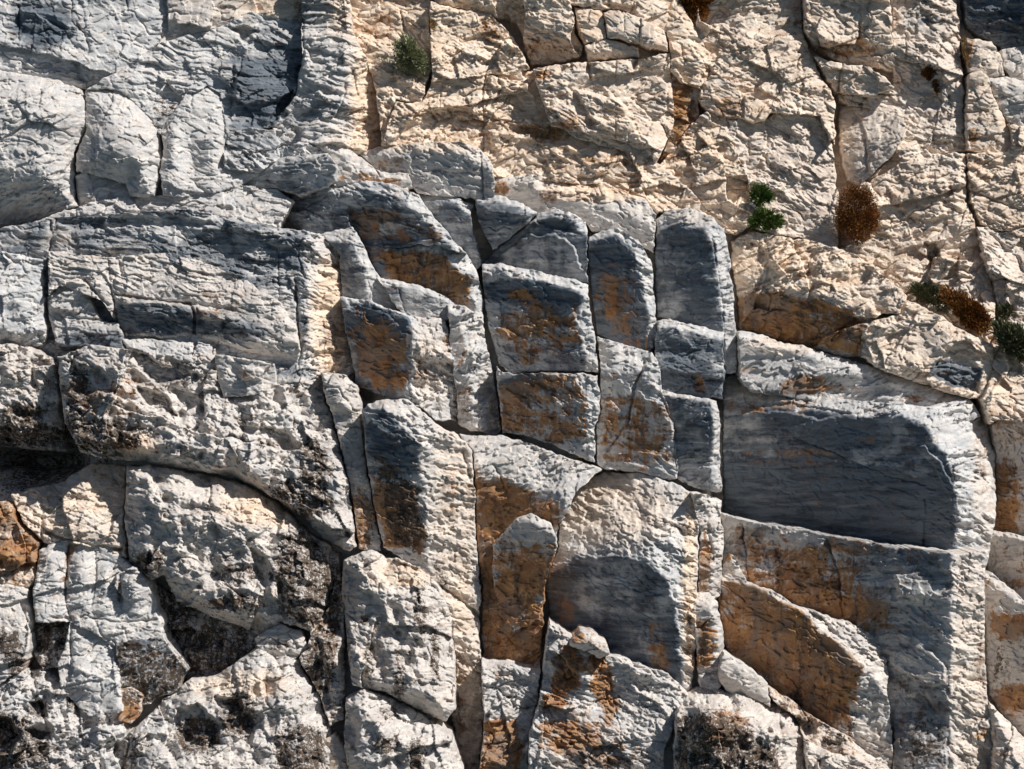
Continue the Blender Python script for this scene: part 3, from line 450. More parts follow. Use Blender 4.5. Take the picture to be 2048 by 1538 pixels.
blk('slab_rock','rust-washed slab with a wavy white upper band, crossed by a slanting crack',34,.22,-.02,'face',(.1,.35,.25,0),
 [(1192,674),(1260,692),(1304,704),(1318,722),(1324,780),(1346,850),(1352,910),(1356,956),(1330,960),(1280,944),(1206,938),(1192,926),(1190,850),(1202,822),(1200,745)],
 [F(.75,[(1186,738),(1250,745),(1300,752),(1360,850)],9,12),P('o',0.45,16,[(1196,790),(1330,800),(1350,900),(1340,935),(1200,925)]),B(8,1230,700,26,10),B(-8,1260,712,22,9),B(9,1290,730,20,10),C([(1290,724),(1268,780),(1256,850),(1215,900)],3.2,18),C([(1322,790),(1346,850),(1352,930)],2.5,12)],R=9,edge=1.7)
blk('slab_rock','small dark layered slab with a bright top edge, beneath the big rounded dark column',44,.18,.02,'layered',(.05,.6,.02,0),
 [(1314,642),(1340,638),(1402,654),(1446,666),(1450,745),(1445,800),(1382,792),(1324,782),(1312,712)],
 [F(1.3,[(1310,660),(1345,656),(1448,684)],4,4),L(8,[(1316,700),(1370,705),(1446,735),(1446,760),(1320,740)],5,0,.3),E('o',.6,1398,770,14,20),L(-8,[(1380,750),(1398,748),(1412,785),(1388,784)],4)],R=8,amp=.7)
blk('slab_rock','square bluish grey slab with a white right edge, just left of the big slate slab',50,.25,-.05,'face',(.1,.6,.05,0),
 [(1324,782),(1382,792),(1436,802),(1443,850),(1440,900),(1444,985),(1425,986),(1400,980),(1356,958),(1352,900),(1346,850)],
 [F(1.4,[(1320,794),(1380,802),(1440,812)],4,4),F(1.1,[(1418,790),(1424,860),(1420,1000)],5,6)],R=8,edge=1.4)
blk('upright_rock','big rounded dark blue-grey column with smooth banded face and pale right side',46,.30,-.09,'smooth',(.02,.58,.0,0),
 [(1309,500),(1312,440),(1332,421),(1380,416),(1420,430),(1446,458),(1460,520),(1470,600),(1477,680),(1472,746),(1450,748),(1447,666),(1402,655),(1340,640),(1314,640),(1309,560)],
 [F(1.25,[(1305,482),(1325,460),(1360,450),(1412,462),(1428,500),(1440,580),(1450,750)],7,6),E('c',.3,1380,430,60,20),C([(1424,480),(1446,600),(1450,740)],2.2,8)],R=12,edge=1.5)
# --- slabs under the cream slope
blk('slab_rock','long arched pale grey slab with a shaded face, resting above the dark striped slab',24,.20,-.02,'face',(.25,.25,.08,0),
 [(716,306),(760,295),(850,285),(920,285),(966,300),(984,328),(988,392),(965,402),(900,393),(836,386),(826,372),(815,348),(762,346)],
 [F(1.35,[(716,316),(780,308),(870,300),(930,308),(990,350)],6,7),E('c',.5,840,290,110,16),E('o',.3,780,330,30,20),C([(870,340),(920,345),(958,352)],2,8),C([(962,300),(966,395)],2.4,12)],R=8,edge=1.4)
blk('slab_rock','wide pale grey slab below the cream slope, ochre patch at its left end',14,.20,.0,'face',(.3,.25,.06,0),
 [(986,352),(1060,350),(1130,364),(1202,370),(1290,398),(1312,432),(1308,505),(1282,490),(1236,460),(1180,464),(1172,446),(1140,424),(1110,417),(1074,428),(1045,408),(1010,394),(988,394)],
 [F(1.2,[(984,362),(1060,362),(1130,400),(1210,410),(1290,444),(1320,500)],7,12),E('c',.9,1200,380,110,22),E('o',.8,1000,375,18,22),E('o',.5,1100,390,24,16)],R=9,edge=1.5)
# --- upper cream slope
blk('slab_rock','cream slab at the top, left of the green cushion bush',-22,.1,.42,'flaky',CREAM,
 [(690,-70),(862,-70),(860,50),(862,140),(840,205),(790,200),(764,292),(754,180),(728,110),(704,60)],[C([(800,20),(815,70),(830,100)],2.5,10),C([(748,65),(752,85)],3,14),E('o',.4,760,50,40,30)])
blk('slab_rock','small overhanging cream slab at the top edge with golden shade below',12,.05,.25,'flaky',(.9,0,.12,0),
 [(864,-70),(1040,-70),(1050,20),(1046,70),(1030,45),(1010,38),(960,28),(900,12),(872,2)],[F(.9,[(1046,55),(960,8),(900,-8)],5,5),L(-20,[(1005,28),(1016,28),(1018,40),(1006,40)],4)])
blk('slab_rock','wedge of cream rock with dry tufts in the joint at its left',4,-.05,.42,'flaky',CREAM,
 [(864,5),(900,16),(980,32),(1012,60),(1040,100),(1062,138),(1030,145),(940,150),(864,165),(862,80)],[E('o',.55,985,60,30,26),F(.5,[(985,25),(1065,140)],7,8),E('o',.3,1020,110,20,30)])
blk('slab_rock','broad cream slope crossed by low arches of rock, in the upper middle',-8,.0,.40,'flaky',CREAM,
 [(764,292),(790,205),(842,205),(864,165),(940,150),(1030,145),(1070,140),(1085,200),(1104,250),(1150,272),(1252,300),(1322,332),(1400,400),(1470,470),(1440,460),(1320,425),(1312,432),(1290,398),(1202,370),(1130,364),(1060,350),(986,352),(966,300),(920,285),(850,285),(766,294)],
 [L(12,[(800,230),(850,198),(960,190),(1050,225),(1090,262),(1000,240),(900,215),(830,228)],6,0,.1),L(9,[(975,150),(1040,138),(1070,200),(1085,255),(1030,190),(975,165)],5,.1,-.2),C([(968,150),(966,220),(970,300)],2.6,14),
  L(10,[(975,262),(1060,268),(1150,300),(1110,340),(1000,325)],6,0,-.3),L(-10,[(860,226),(920,222),(900,245),(870,245)],5),B(12,825,240,34,18),L(10,[(1130,290),(1200,300),(1330,380),(1280,380),(1180,340)],7),C([(1002,100),(1000,140)],2,6),E('o',.35,1030,270,140,20),E('o',.3,1100,250,60,30),E('o',.5,1220,320,60,18),E('o',.5,1280,350,60,12),F(.2,[(960,145),(1330,330)],14,10)],R=9)
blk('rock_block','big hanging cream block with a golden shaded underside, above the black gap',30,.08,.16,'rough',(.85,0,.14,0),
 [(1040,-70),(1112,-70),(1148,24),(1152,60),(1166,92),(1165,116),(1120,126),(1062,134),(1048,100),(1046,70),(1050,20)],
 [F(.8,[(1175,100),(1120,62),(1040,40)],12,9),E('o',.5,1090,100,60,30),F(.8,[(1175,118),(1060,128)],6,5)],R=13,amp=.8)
blk('rock_block','small squarish cream block between two dark cracks near the top',20,-.02,.38,'rough',CREAM,
 [(1114,-70),(1130,8),(1204,22),(1214,76),(1168,88),(1154,60),(1150,24)],[C([(1148,26),(1154,60),(1166,90)],3.5,22)],amp=.7)
blk('rock_block','flat cream block lying along the black horizontal gap',26,.0,.35,'rough',(.8,.05,.04,0),
 [(1168,90),(1214,77),(1276,96),(1280,116),(1220,120),(1174,123)],[F(.9,[(1285,108),(1170,106)],5,5)],R=11,amp=.5)
blk('rock_block','cream block split by a short upright crack, resting above the flat block',30,.0,.32,'rough',(.75,.08,.04,0),
 [(1208,28),(1238,20),(1284,40),(1330,60),(1336,104),(1298,96),(1275,86),(1216,74)],[F(.9,[(1340,98),(1295,86),(1214,66)],6,5),C([(1282,42),(1280,90)],2.5,12),C([(1248,35),(1250,60)],1.8,7)],R=11,amp=.7)
blk('rock_block','rounded cream block at the top edge, right of the small squarish block',24,.02,.36,'rough',(.85,.02,.08,0),
 [(1118,-70),(1310,-70),(1334,0),(1334,62),(1286,40),(1240,18),(1205,20),(1130,6)],[C([(1215,-40),(1218,10)],3,16),L(-14,[(1205,8),(1270,14),(1275,34),(1225,22)],6),C([(1190,10),(1170,16)],3,12)],amp=.8)
blk('rock_block','large pale cream face under the black gap, sloping to a point at lower right',14,.04,.30,'flaky',(.75,.02,.08,0),
 [(1064,136),(1120,128),(1168,124),(1222,121),(1280,117),(1338,106),(1344,170),(1346,260),(1325,300),(1308,335),(1252,302),(1150,274),(1104,250),(1086,200)],
 [F(.8,[(1320,90),(1330,200),(1300,340)],10,10),C([(1172,124),(1182,160)],3,14),C([(1278,104),(1268,140)],4,20),L(10,[(1072,158),(1125,162),(1155,205),(1150,262),(1120,240),(1082,205)],6),C([(1070,160),(1075,205),(1088,240)],3.5,20),L(9,[(1150,180),(1240,200),(1310,330),(1260,300),(1190,250)],8,.05,-.3),E('o',.6,1085,150,26,12),E('o',.3,1160,260,40,40),E('o',.45,1120,235,50,24)],R=10)
blk('upright_rock','rounded cream pillar with lumpy left side, below the brown bush at the top',26,.1,.22,'rough',CREAM,
 [(1322,-70),(1346,-30),(1362,10),(1395,62),(1420,110),(1426,150),(1404,176),(1362,162),(1342,140),(1336,60),(1334,0)],[F(.7,[(1330,-20),(1380,60),(1405,180)],9,8),B(12,1350,90,20,16),B(12,1360,120,20,14)],R=14,amp=.8)
blk('rock_block','brown stained recess wall below the rounded pillar',-16,.05,.25,'rough',(.7,0,.5,.15),
 [(1342,140),(1370,165),(1400,178),(1396,230),(1368,262),(1350,300),(1325,320),(1344,260)],[E('o',.5,1360,220,26,50)],R=8)
blk('slab_rock','cream slope with dry grass at its upper corner, left of the pale sunlit slab',-2,-.04,.42,'flaky',CREAM,
 [(1370,262),(1396,232),(1450,258),(1484,330),(1500,380),(1502,450),(1472,470),(1400,400),(1322,332),(1350,300)],[E('o',.35,1360,300,40,30),C([(1440,350),(1490,365),(1500,372)],3,14)],R=9)
blk('slab_rock','long cream slope leaning against the dark vertical crack at the top',4,.02,.38,'flaky',(.8,.05,.05,0),
 [(1395,62),(1400,10),(1440,-70),(1596,-70),(1606,60),(1625,120),(1660,180),(1670,205),(1672,300),(1640,228),(1550,224),(1490,190),(1424,152),(1420,110)],
 [B(10,1500,80,60,50),E('s',.25,1480,120,40,50),F(.5,[(1560,-70),(1600,100),(1650,200)],12,8),E('o',.3,1580,60,40,60)],R=11)
blk('rock_block','small overhanging cream block with a golden face, at the foot of the long cream slope',12,.1,.15,'rough',(.8,0,.2,0),
 [(1424,152),(1456,160),(1488,188),(1490,238),(1450,232),(1416,222),(1400,200),(1404,176)],[E('o',.4,1450,210,40,26)],R=9,amp=.6)
blk('rock_block','small pale cube-like stone beside the golden overhanging block',14,.0,.3,'rough',CREAM,
 [(1491,190),(1520,200),(1546,218),(1532,238),(1508,242),(1491,236)],[],R=10,amp=.5)
blk('slab_rock','bright pale slab sloping down to the dark vertical crack, behind the green weed',-4,-.05,.46,'flaky',(.6,.05,.02,0),
 [(1396,232),(1416,224),(1490,240),(1532,240),(1552,226),(1640,230),(1668,290),(1676,420),(1672,500),(1600,474),(1540,468),(1502,450),(1500,380),(1484,330),(1450,258)],
 [E('s',.2,1560,380,70,60),C([(1520,240),(1580,275),(1600,290)],2,7),L(8,[(1420,290),(1490,320),(1490,365),(1430,345)],6,.05,-.3),C([(1494,265),(1498,310)],2.5,9),F(.5,[(1640,230),(1664,400),(1660,500)],9,7)],R=9)
blk('rock_block','golden-bottomed cream block hanging right of the long dark crack at the top',36,.08,.16,'rough',(.75,.02,.15,0),
 [(1600,-70),(1762,-70),(1784,20),(1788,140),(1742,134),(1690,128),(1634,106),(1610,60)],
 [F(.8,[(1800,120),(1720,85),(1600,70)],14,10),E('o',.55,1690,100,70,26),C([(1720,40),(1718,75),(1690,85)],3,14),C([(1640,95),(1690,110),(1700,130)],2.5,12)],R=16,amp=.8)
blk('rock_block','recessed shaded cream block below the golden-bottomed block, split by a crack',2,.1,.15,'rough',(.75,.05,.1,0),
 [(1626,112),(1690,130),(1744,136),(1788,175),(1740,190),(1674,188),(1656,165)],[C([(1684,130),(1676,185)],3,14)],R=8,amp=.6)
blk('slab_rock','grey-topped cream wall left of the narrow vertical joint, with a small brown tuft',-8,.12,.32,'flaky',(.6,.12,.08,0),
 [(1764,-70),(1910,-70),(1920,90),(1928,200),(1932,302),(1860,310),(1800,296),(1740,215),(1676,204),(1674,190),(1742,190),(1790,176),(1788,140),(1786,20)],
 [E('s',.4,1850,40,60,60),F(.7,[(1880,-70),(1900,100),(1910,320)],9,8),B(10,1830,60,18,26),B(10,1870,60,18,30),L(-8,[(1815,25),(1840,30),(1832,75),(1815,60)],5),C([(1800,300),(1842,195)],2,5),E('o',.3,1750,160,60,20)],R=10)
blk('rock_block','overhanging wedge of pale rock pointing down above the round brown bush',12,.14,.12,'wavy',(.55,.05,.08,0),
 [(1676,208),(1740,216),(1806,236),(1812,262),(1790,300),(1742,350),(1720,366),(1696,362),(1686,330),(1678,270)],[F(.7,[(1740,360),(1800,270)],10,6),C([(1732,280),(1736,340)],2.2,8),F(.3,[(1680,278),(1800,278)],5,5)],R=11,amp=.8)
blk('slab_rock','wide cream slope of angular flakes right of the round brown bush',-18,.10,.40,'rough',(.75,.03,.05,0),
 [(1722,368),(1744,352),(1792,302),(1812,262),(1862,310),(1932,304),(1936,400),(1950,450),(1972,520),(1990,600),(1985,690),(1940,670),(1880,632),(1812,600),(1762,545),(1700,510),(1680,500),(1690,420)],
 [L(12,[(1790,390),(1830,380),(1880,395),(1896,430),(1850,440),(1810,425)],8),L(10,[(1830,350),(1890,360),(1920,400),(1880,395),(1830,375)],7),L(-34,[(1846,488),(1870,484),(1878,520),(1860,535)],6),E('k',.4,1862,510,16,26),E('o',.35,1825,405,14,10),C([(1790,370),(1860,330)],2,6),F(.6,[(1915,300),(1930,430),(1975,620)],8,8),L(-20,[(1900,540),(1915,520),(1915,555),(1885,560)],5)],R=9,amp=1.1)
blk('upright_rock','upright cream block with an orange stain, right of the narrow vertical joint',10,.05,.26,'rough',(.75,.05,.1,0),
 [(1934,146),(1960,140),(1976,152),(1990,200),(2012,245),(2026,290),(2014,304),(1970,304),(1934,300),(1932,220)],[E('o',.75,1948,270,14,22),C([(1934,222),(1975,224)],2,9),F(.6,[(1970,140),(2010,300)],6,5),F(.8,[(2030,298),(1930,294)],4,3)],R=9,amp=.6)
blk('rock_block','dark grey-green overhanging block in the top right corner',34,.22,.02,'layered',(.1,.75,.03,.1),
 [(1922,-70),(2120,-70),(2120,84),(2050,92),(2010,94),(1960,74),(1932,56)],[E('k',.3,2000,60,60,20),C([(1990,20),(2040,35)],2.5,9)],R=14)
blk('rock_block','lumpy cream stone just under the dark grey-green corner block',4,.05,.3,'rough',(.65,.08,.12,0),
 [(1928,76),(1984,84),(2002,110),(2008,150),(1976,150),(1934,144)],[E('o',.5,1935,100,12,36)],R=10,amp=.7)
blk('rock_block','small grey rounded stone under the dark corner block at the right edge',14,.1,.2,'wavy',(.35,.3,.02,0),
 [(2006,98),(2060,94),(2120,88),(2120,160),(2022,158),(2010,130)],[],R=13)
blk('slab_rock','pale grey slab with white top at the right edge, below the small rounded stone',8,.12,.12,'wavy',(.3,.25,.02,0),
 [(1978,152),(2012,152),(2060,165),(2120,172),(2120,262),(2040,256),(2014,244),(1992,200)],[F(1.2,[(1978,160),(2060,178),(2120,186)],4,4)],R=9)
blk('slab_rock','cream wall right of the narrow joint, covered in fine slanting flakes',-2,.02,.40,'flaky',(.85,.0,.1,0),
 [(1934,304),(2014,306),(2030,290),(2016,248),(2120,264),(2120,480),(2040,470),(1962,450),(1942,400)],[L(8,[(2030,330),(2110,340),(2110,400),(2040,390)],6),E('o',.35,1960,330,30,40),C([(1940,380),(2030,420),(2110,430)],2.5,10)],R=9)
blk('slab_rock','pale cream slab at the right edge above the dark green shrub',4,-.04,.42,'flaky',(.6,.03,.03,0),
 [(1952,450),(2040,472),(2120,484),(2120,720),(2060,690),(2004,650),(1990,560),(1972,520)],[C([(1990,560),(2010,555)],3,10)],R=10)
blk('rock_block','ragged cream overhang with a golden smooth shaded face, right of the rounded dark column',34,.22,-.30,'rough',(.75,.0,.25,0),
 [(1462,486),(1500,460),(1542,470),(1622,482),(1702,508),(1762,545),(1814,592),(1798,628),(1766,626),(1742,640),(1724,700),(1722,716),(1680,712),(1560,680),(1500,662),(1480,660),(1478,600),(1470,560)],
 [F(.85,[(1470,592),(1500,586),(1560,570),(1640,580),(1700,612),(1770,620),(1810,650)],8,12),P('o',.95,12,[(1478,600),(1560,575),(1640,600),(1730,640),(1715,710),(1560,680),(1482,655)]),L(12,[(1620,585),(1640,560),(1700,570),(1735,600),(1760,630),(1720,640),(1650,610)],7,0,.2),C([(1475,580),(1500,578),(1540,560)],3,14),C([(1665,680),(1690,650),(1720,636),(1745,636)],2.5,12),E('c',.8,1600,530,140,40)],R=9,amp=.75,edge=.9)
blk('rock_block','rugged cream block with a dark grey hollow near its lower corner, above the upper slab',36,.02,.22,'rough',(.75,.02,.06,0),
 [(1724,716),(1728,664),(1746,640),(1800,630),(1814,602),(1880,632),(1942,672),(1986,692),(1984,760),(1960,798),(1940,800),(1850,772),(1762,742)],
 [L(-16,[(1868,728),(1900,700),(1935,712),(1962,740),(1955,785),(1900,768),(1870,750)],8,.1,-.2),P('s',.9,8,[(1866,735),(1960,740),(1955,785),(1880,765)]),F(.6,[(1960,670),(1976,800)],6,6)],R=11,amp=.9)
blk('slab_rock','cream slope with broken flakes at the right edge, below the dark green shrub',12,.02,.42,'rough',(.8,.0,.1,0),
 [(1986,692),(2004,652),(2060,690),(2120,722),(2120,830),(2060,838),(1994,842),(1980,850),(1962,800),(1984,760)],[E('o',.35,2000,810,26,30)],R=10)
blk('slab_rock','shaded tan panel at the right edge with faint rust rays, under the flaky cream slope',-26,.36,-.05,'face',(.45,.05,.42,0),
 [(1982,850),(1996,842),(2060,838),(2120,832),(2120,1090),(2048,1080),(1976,1062),(1994,1000),(1990,900)],[E('o',.6,2010,1000,30,80)],R=7)
blk('slab_rock','rust-stained shaded panel at the right edge with a bright hairline crest on top',-16,.36,-.02,'face',(.35,.08,.45,.03),
 [(1972,1060),(2030,1072),(2120,1088),(2120,1260),(2060,1215),(2000,1158),(1976,1150),(1978,1100)],[F(1.8,[(1970,1066),(2040,1080),(2120,1096)],3,3)],R=4)
blk('slab_rock','pointed slab at the right edge with a bright diagonal crest and red-brown blotches',-2,.36,-.02,'face',(.25,.2,.25,.03),
 [(1960,1146),(1984,1148),(2024,1180),(2060,1212),(2120,1262),(2120,1520),(2060,1480),(2010,1430),(1978,1390),(1970,1250)],[F(1.4,[(1962,1152),(2000,1172),(2050,1214),(2120,1280)],4,4),E('o',.9,2020,1250,34,26),E('o',.7,2030,1400,40,30),E('k',.45,2000,1330,20,50)],R=7)
blk('boulder','bright white rounded rock in the bottom right corner',26,-.1,.55,'wavy',(.45,.0,.1,0),
 [(1976,1400),(2010,1436),(2060,1484),(2120,1524),(2120,1610),(1996,1610),(1988,1500)],[E('o',.35,2010,1500,20,26)],R=14)

# ------------------------------------------------------------------ material
def rock_material(name):
    m = bpy.data.materials.new(name); m.use_nodes = True
    nt = m.node_tree; N = nt.nodes; K = nt.links; N.clear()
    def nd(t, **kw):
        n = N.new(t)
        for k, v in kw.items(): setattr(n, k, v)
        return n
    def val(x, sock):
        if isinstance(x, (int, float)): sock.default_value = x
        elif isinstance(x, tuple): sock.default_value = x + (1,) if len(sock.default_value) == 4 else x
        else: K.new(x, sock)
    def math_(op, a, b=0.0, c=0.0, clamp=False):
        n = nd('ShaderNodeMath', operation=op, use_clamp=clamp); val(a, n.inputs[0]); val(b, n.inputs[1]); val(c, n.inputs[2]); return n.outputs[0]
    def mix(f, a, b):
        n = nd('ShaderNodeMix', data_type='RGBA'); val(f, n.inputs[0]); val(a, n.inputs[6]); val(b, n.inputs[7]); return n.outputs[2]
    def ramp(v, a, b):
        n = nd('ShaderNodeMapRange', interpolation_type='SMOOTHSTEP'); val(v, n.inputs[0]); n.inputs[1].default_value = a; n.inputs[2].default_value = b; return n.outputs[0]
    geo = nd('ShaderNodeNewGeometry')
    def coords(rot, sc):
        n = nd('ShaderNodeMapping'); n.inputs['Rotation'].default_value = rot; n.inputs['Scale'].default_value = sc
        K.new(geo.outputs['Position'], n.inputs[0]); return n.outputs[0]
    iso = coords((0, 0, 0), (1, 1, 1)); bed = coords((0.12, 0.2, 0), (1, 1, 6.5)); bed2 = coords((0.1, 0.14, 0), (.8, .8, 5.5)); dia = coords((.1, .50, 0), (.9, .9, 7)); dia2 = coords((.1, .42, 0), (1, 1, 12)); drip2 = coords((0, -.04, 0), (3.2, 3.2, .55)); drip = coords((0, 0.05, 0), (5, 5, .8))
    def noise(v, s, det=5, rough=.6, dist=0.0):
        n = nd('ShaderNodeTexNoise'); K.new(v, n.inputs['Vector']); n.inputs['Scale'].default_value = s; n.inputs['Detail'].default_value = det
        n.inputs['Roughness'].default_value = rough; n.inputs['Distortion'].default_value = dist; return n.outputs[0]
    at = nd('ShaderNodeAttribute'); at.attribute_name = 'stain'  # cream, slate, ochre, black levels; black also carries painted shade
    sp = nd('ShaderNodeSeparateColor'); K.new(at.outputs['Color'], sp.inputs[0])
    cr, sl, oc = sp.outputs[0], sp.outputs[1], sp.outputs[2]; bk = at.outputs['Alpha']
    nA = noise(iso, 1.3, 6, .62, .4); nB = noise(iso, 5.5, 6, .68, .6); nC = noise(iso, 21, 5, .7); nF = noise(iso, 60, 3, .7)
    sA = noise(bed, 1.1, 6, .6, .5); sB = noise(bed2, 1.9, 7, .66, .8); gA = noise(dia, 1.5, 6, .65, .9); gB = noise(dia2, 3.4, 5, .68, .6); dB = noise(drip2, 2.0, 5, .6, .6); dA = noise(drip, 2.2, 5, .7, .3)
    def mask(a, parts, lo=.42, hi=.60, k=1.3):
        v = a
        for p_, w in parts: v = math_('MULTIPLY_ADD', math_('SUBTRACT', p_, .5), w*k, v)
        return ramp(v, lo, hi)
    base = mix(ramp(nB, .35, .65), (.50, .495, .49), (.68, .665, .64))
    base = mix(math_('MULTIPLY', ramp(sA, .45, .68), .45), base, (.31, .325, .345))
    base = mix(math_('MULTIPLY', ramp(nA, .5, .72), .35), base, (.52, .45, .40))
    cream = mix(ramp(nB, .3, .7), (.74, .535, .37), (.86, .715, .56))
    cream = mix(math_('MULTIPLY', ramp(sA, .5, .72), .5), cream, (.62, .44, .295))
    cream = mix(math_('MULTIPLY', ramp(nA, .52, .75), .6), cream, (.60, .575, .53))
    cream = mix(math_('MULTIPLY', ramp(gA, .52, .66), .7), cream, (.60, .395, .25))
    cream = mix(math_('MULTIPLY', ramp(gB, .55, .68), .55), cream, (.44, .31, .22))
    cream = mix(math_('MULTIPLY', ramp(gA, .50, .34), .5), cream, (.86, .78, .68))
    base = mix(math_('MULTIPLY', ramp(gB, .54, .68), .55), base, (.27, .285, .31))
    base = mix(math_('MULTIPLY', ramp(gA, .56, .70), .40), base, (.47, .37, .30))
    col = mix(math_('MULTIPLY_ADD', math_('SUBTRACT', nB, .5), .9, cr, clamp=True), base, cream)
    slate = mix(ramp(sB, .38, .58), (.018, .034, .054), (.10, .130, .160))
    slate = mix(math_('MULTIPLY', ramp(nA, .5, .75), .6), slate, (.16, .18, .20))
    slate = mix(math_('MULTIPLY', ramp(sA, .58, .70), .55), slate, (.27, .285, .295))
    col = mix(math_('MULTIPLY', mask(sl, ((sA, .55), (nA, .9), (nB, .5)), .32, .68), .92), col, slate)
    och = mix(ramp(nB, .35, .65), (.50, .235, .060), (.27, .098, .024))
    och = mix(math_('MULTIPLY', ramp(sA, .5, .7), .6), och, (.42, .23, .085))
    och = mix(math_('MULTIPLY', ramp(dB, .50, .66), .75), och, (.07, .036, .02))
    och = mix(math_('MULTIPLY', ramp(nC, .54, .66), .5), och, (.36, .25, .16))
    och = mix(math_('MULTIPLY', ramp(nA, .50, .64), .65), och, (.24, .19, .155))
    col = mix(math_('MULTIPLY', mask(oc, ((nA, .9), (nB, 1.1), (nC, .9), (sA, .9), (dA, 1.1)), .38, .84), .92), col, och)
    # thin rusty veins and small flecks
    vein = math_('MULTIPLY', ramp(math_('ABSOLUTE', math_('SUBTRACT', nA, .52)), .012, .0), ramp(nB, .5, .62))
    col = mix(math_('MULTIPLY', vein, .55), col, (.30, .17, .09))
    fl = math_('MULTIPLY', ramp(nC, .60, .70), ramp(nB, .52, .62))
    col = mix(math_('MULTIPLY', fl, math_('MULTIPLY_ADD', cr, .35, .18)), col, (.34, .20, .11))
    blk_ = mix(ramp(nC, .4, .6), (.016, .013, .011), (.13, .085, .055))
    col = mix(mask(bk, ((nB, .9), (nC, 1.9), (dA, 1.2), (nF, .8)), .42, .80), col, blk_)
    col = mix(math_('MULTIPLY', math_('SUBTRACT', nF, .5), .9, clamp=True), col, (.12, .11, .10))
    grain = math_('MULTIPLY_ADD', math_('ADD', math_('SUBTRACT', nF, .5), math_('SUBTRACT', noise(iso, 160, 2, .6), .5)), .95, 1.0)
    gm = nd('ShaderNodeVectorMath', operation='SCALE'); K.new(col, gm.inputs[0]); K.new(grain, gm.inputs['Scale']); col = gm.outputs[0]
    bs = nd('ShaderNodeBsdfPrincipled'); K.new(col, bs.inputs['Base Color'])
    rg = ramp(nB, .2, .8); K.new(math_('MULTIPLY_ADD', rg, .25, .62), bs.inputs['Roughness'])
    bs.inputs['Specular IOR Level'].default_value = .35
    # bump: grain, flakes and bedding, weaker where the rock is smooth slate
    rel = math_('MULTIPLY_ADD', sl, -.55, 1.0)
    hgt = math_('ADD', math_('MULTIPLY', nB, .026), math_('ADD', math_('MULTIPLY', nC, .022), math_('MULTIPLY', nF, .009)))
    hgt = math_('ADD', math_('MULTIPLY', hgt, rel), math_('MULTIPLY', sB, .012))
    bp = nd('ShaderNodeBump'); bp.inputs['Strength'].default_value = .32; bp.inputs['Distance'].default_value = 1.0
    K.new(hgt, bp.inputs['Height']); K.new(bp.outputs[0], bs.inputs['Normal'])
    out = nd('ShaderNodeOutputMaterial'); K.new(bs.outputs[0], out.inputs['Surface'])
    return m
ROCK = rock_material('weathered_marble')

def to_world(px, py, h):
    y = -(h*PX); s = PX*(DIST + y)/DIST
    return np.stack([(px-CXP)*s, y, -(py-CYP)*s], -1)

def make_mesh(name, verts, quads, mat, stain=None, smooth=True):
    me = bpy.data.meshes.new(name)
    me.vertices.add(len(verts)); me.vertices.foreach_set('co', np.ascontiguousarray(verts, np.float32).ravel())
    nq, kk = quads.shape
    me.loops.add(nq*kk); me.loops.foreach_set('vertex_index', quads.astype(np.int32).ravel())
    me.polygons.add(nq); me.polygons.foreach_set('loop_start', np.arange(0, nq*kk, kk, dtype=np.int32))
    me.update(calc_edges=True)
    me.polygons.foreach_set('use_smooth', np.full(nq, smooth))
    if stain is not None:
        a = me.attributes.new('stain', 'FLOAT_COLOR', 'POINT'); a.data.foreach_set('color', np.ascontiguousarray(stain, np.float32).ravel())
    me.materials.append(mat); me.validate(); return me

# ------------------------------------------------------------------ build the blocks
ZTOP = np.full(GX.shape, -1e9)
def centroid(poly):
    a = cx = cy = 0
    for (x0, y0), (x1, y1) in zip(poly, poly[1:]+poly[:1]):
        c = x0*y1-x1*y0; a += c; cx += (x0+x1)*c; cy += (y0+y1)*c
    return cx/(3*a), cy/(3*a)

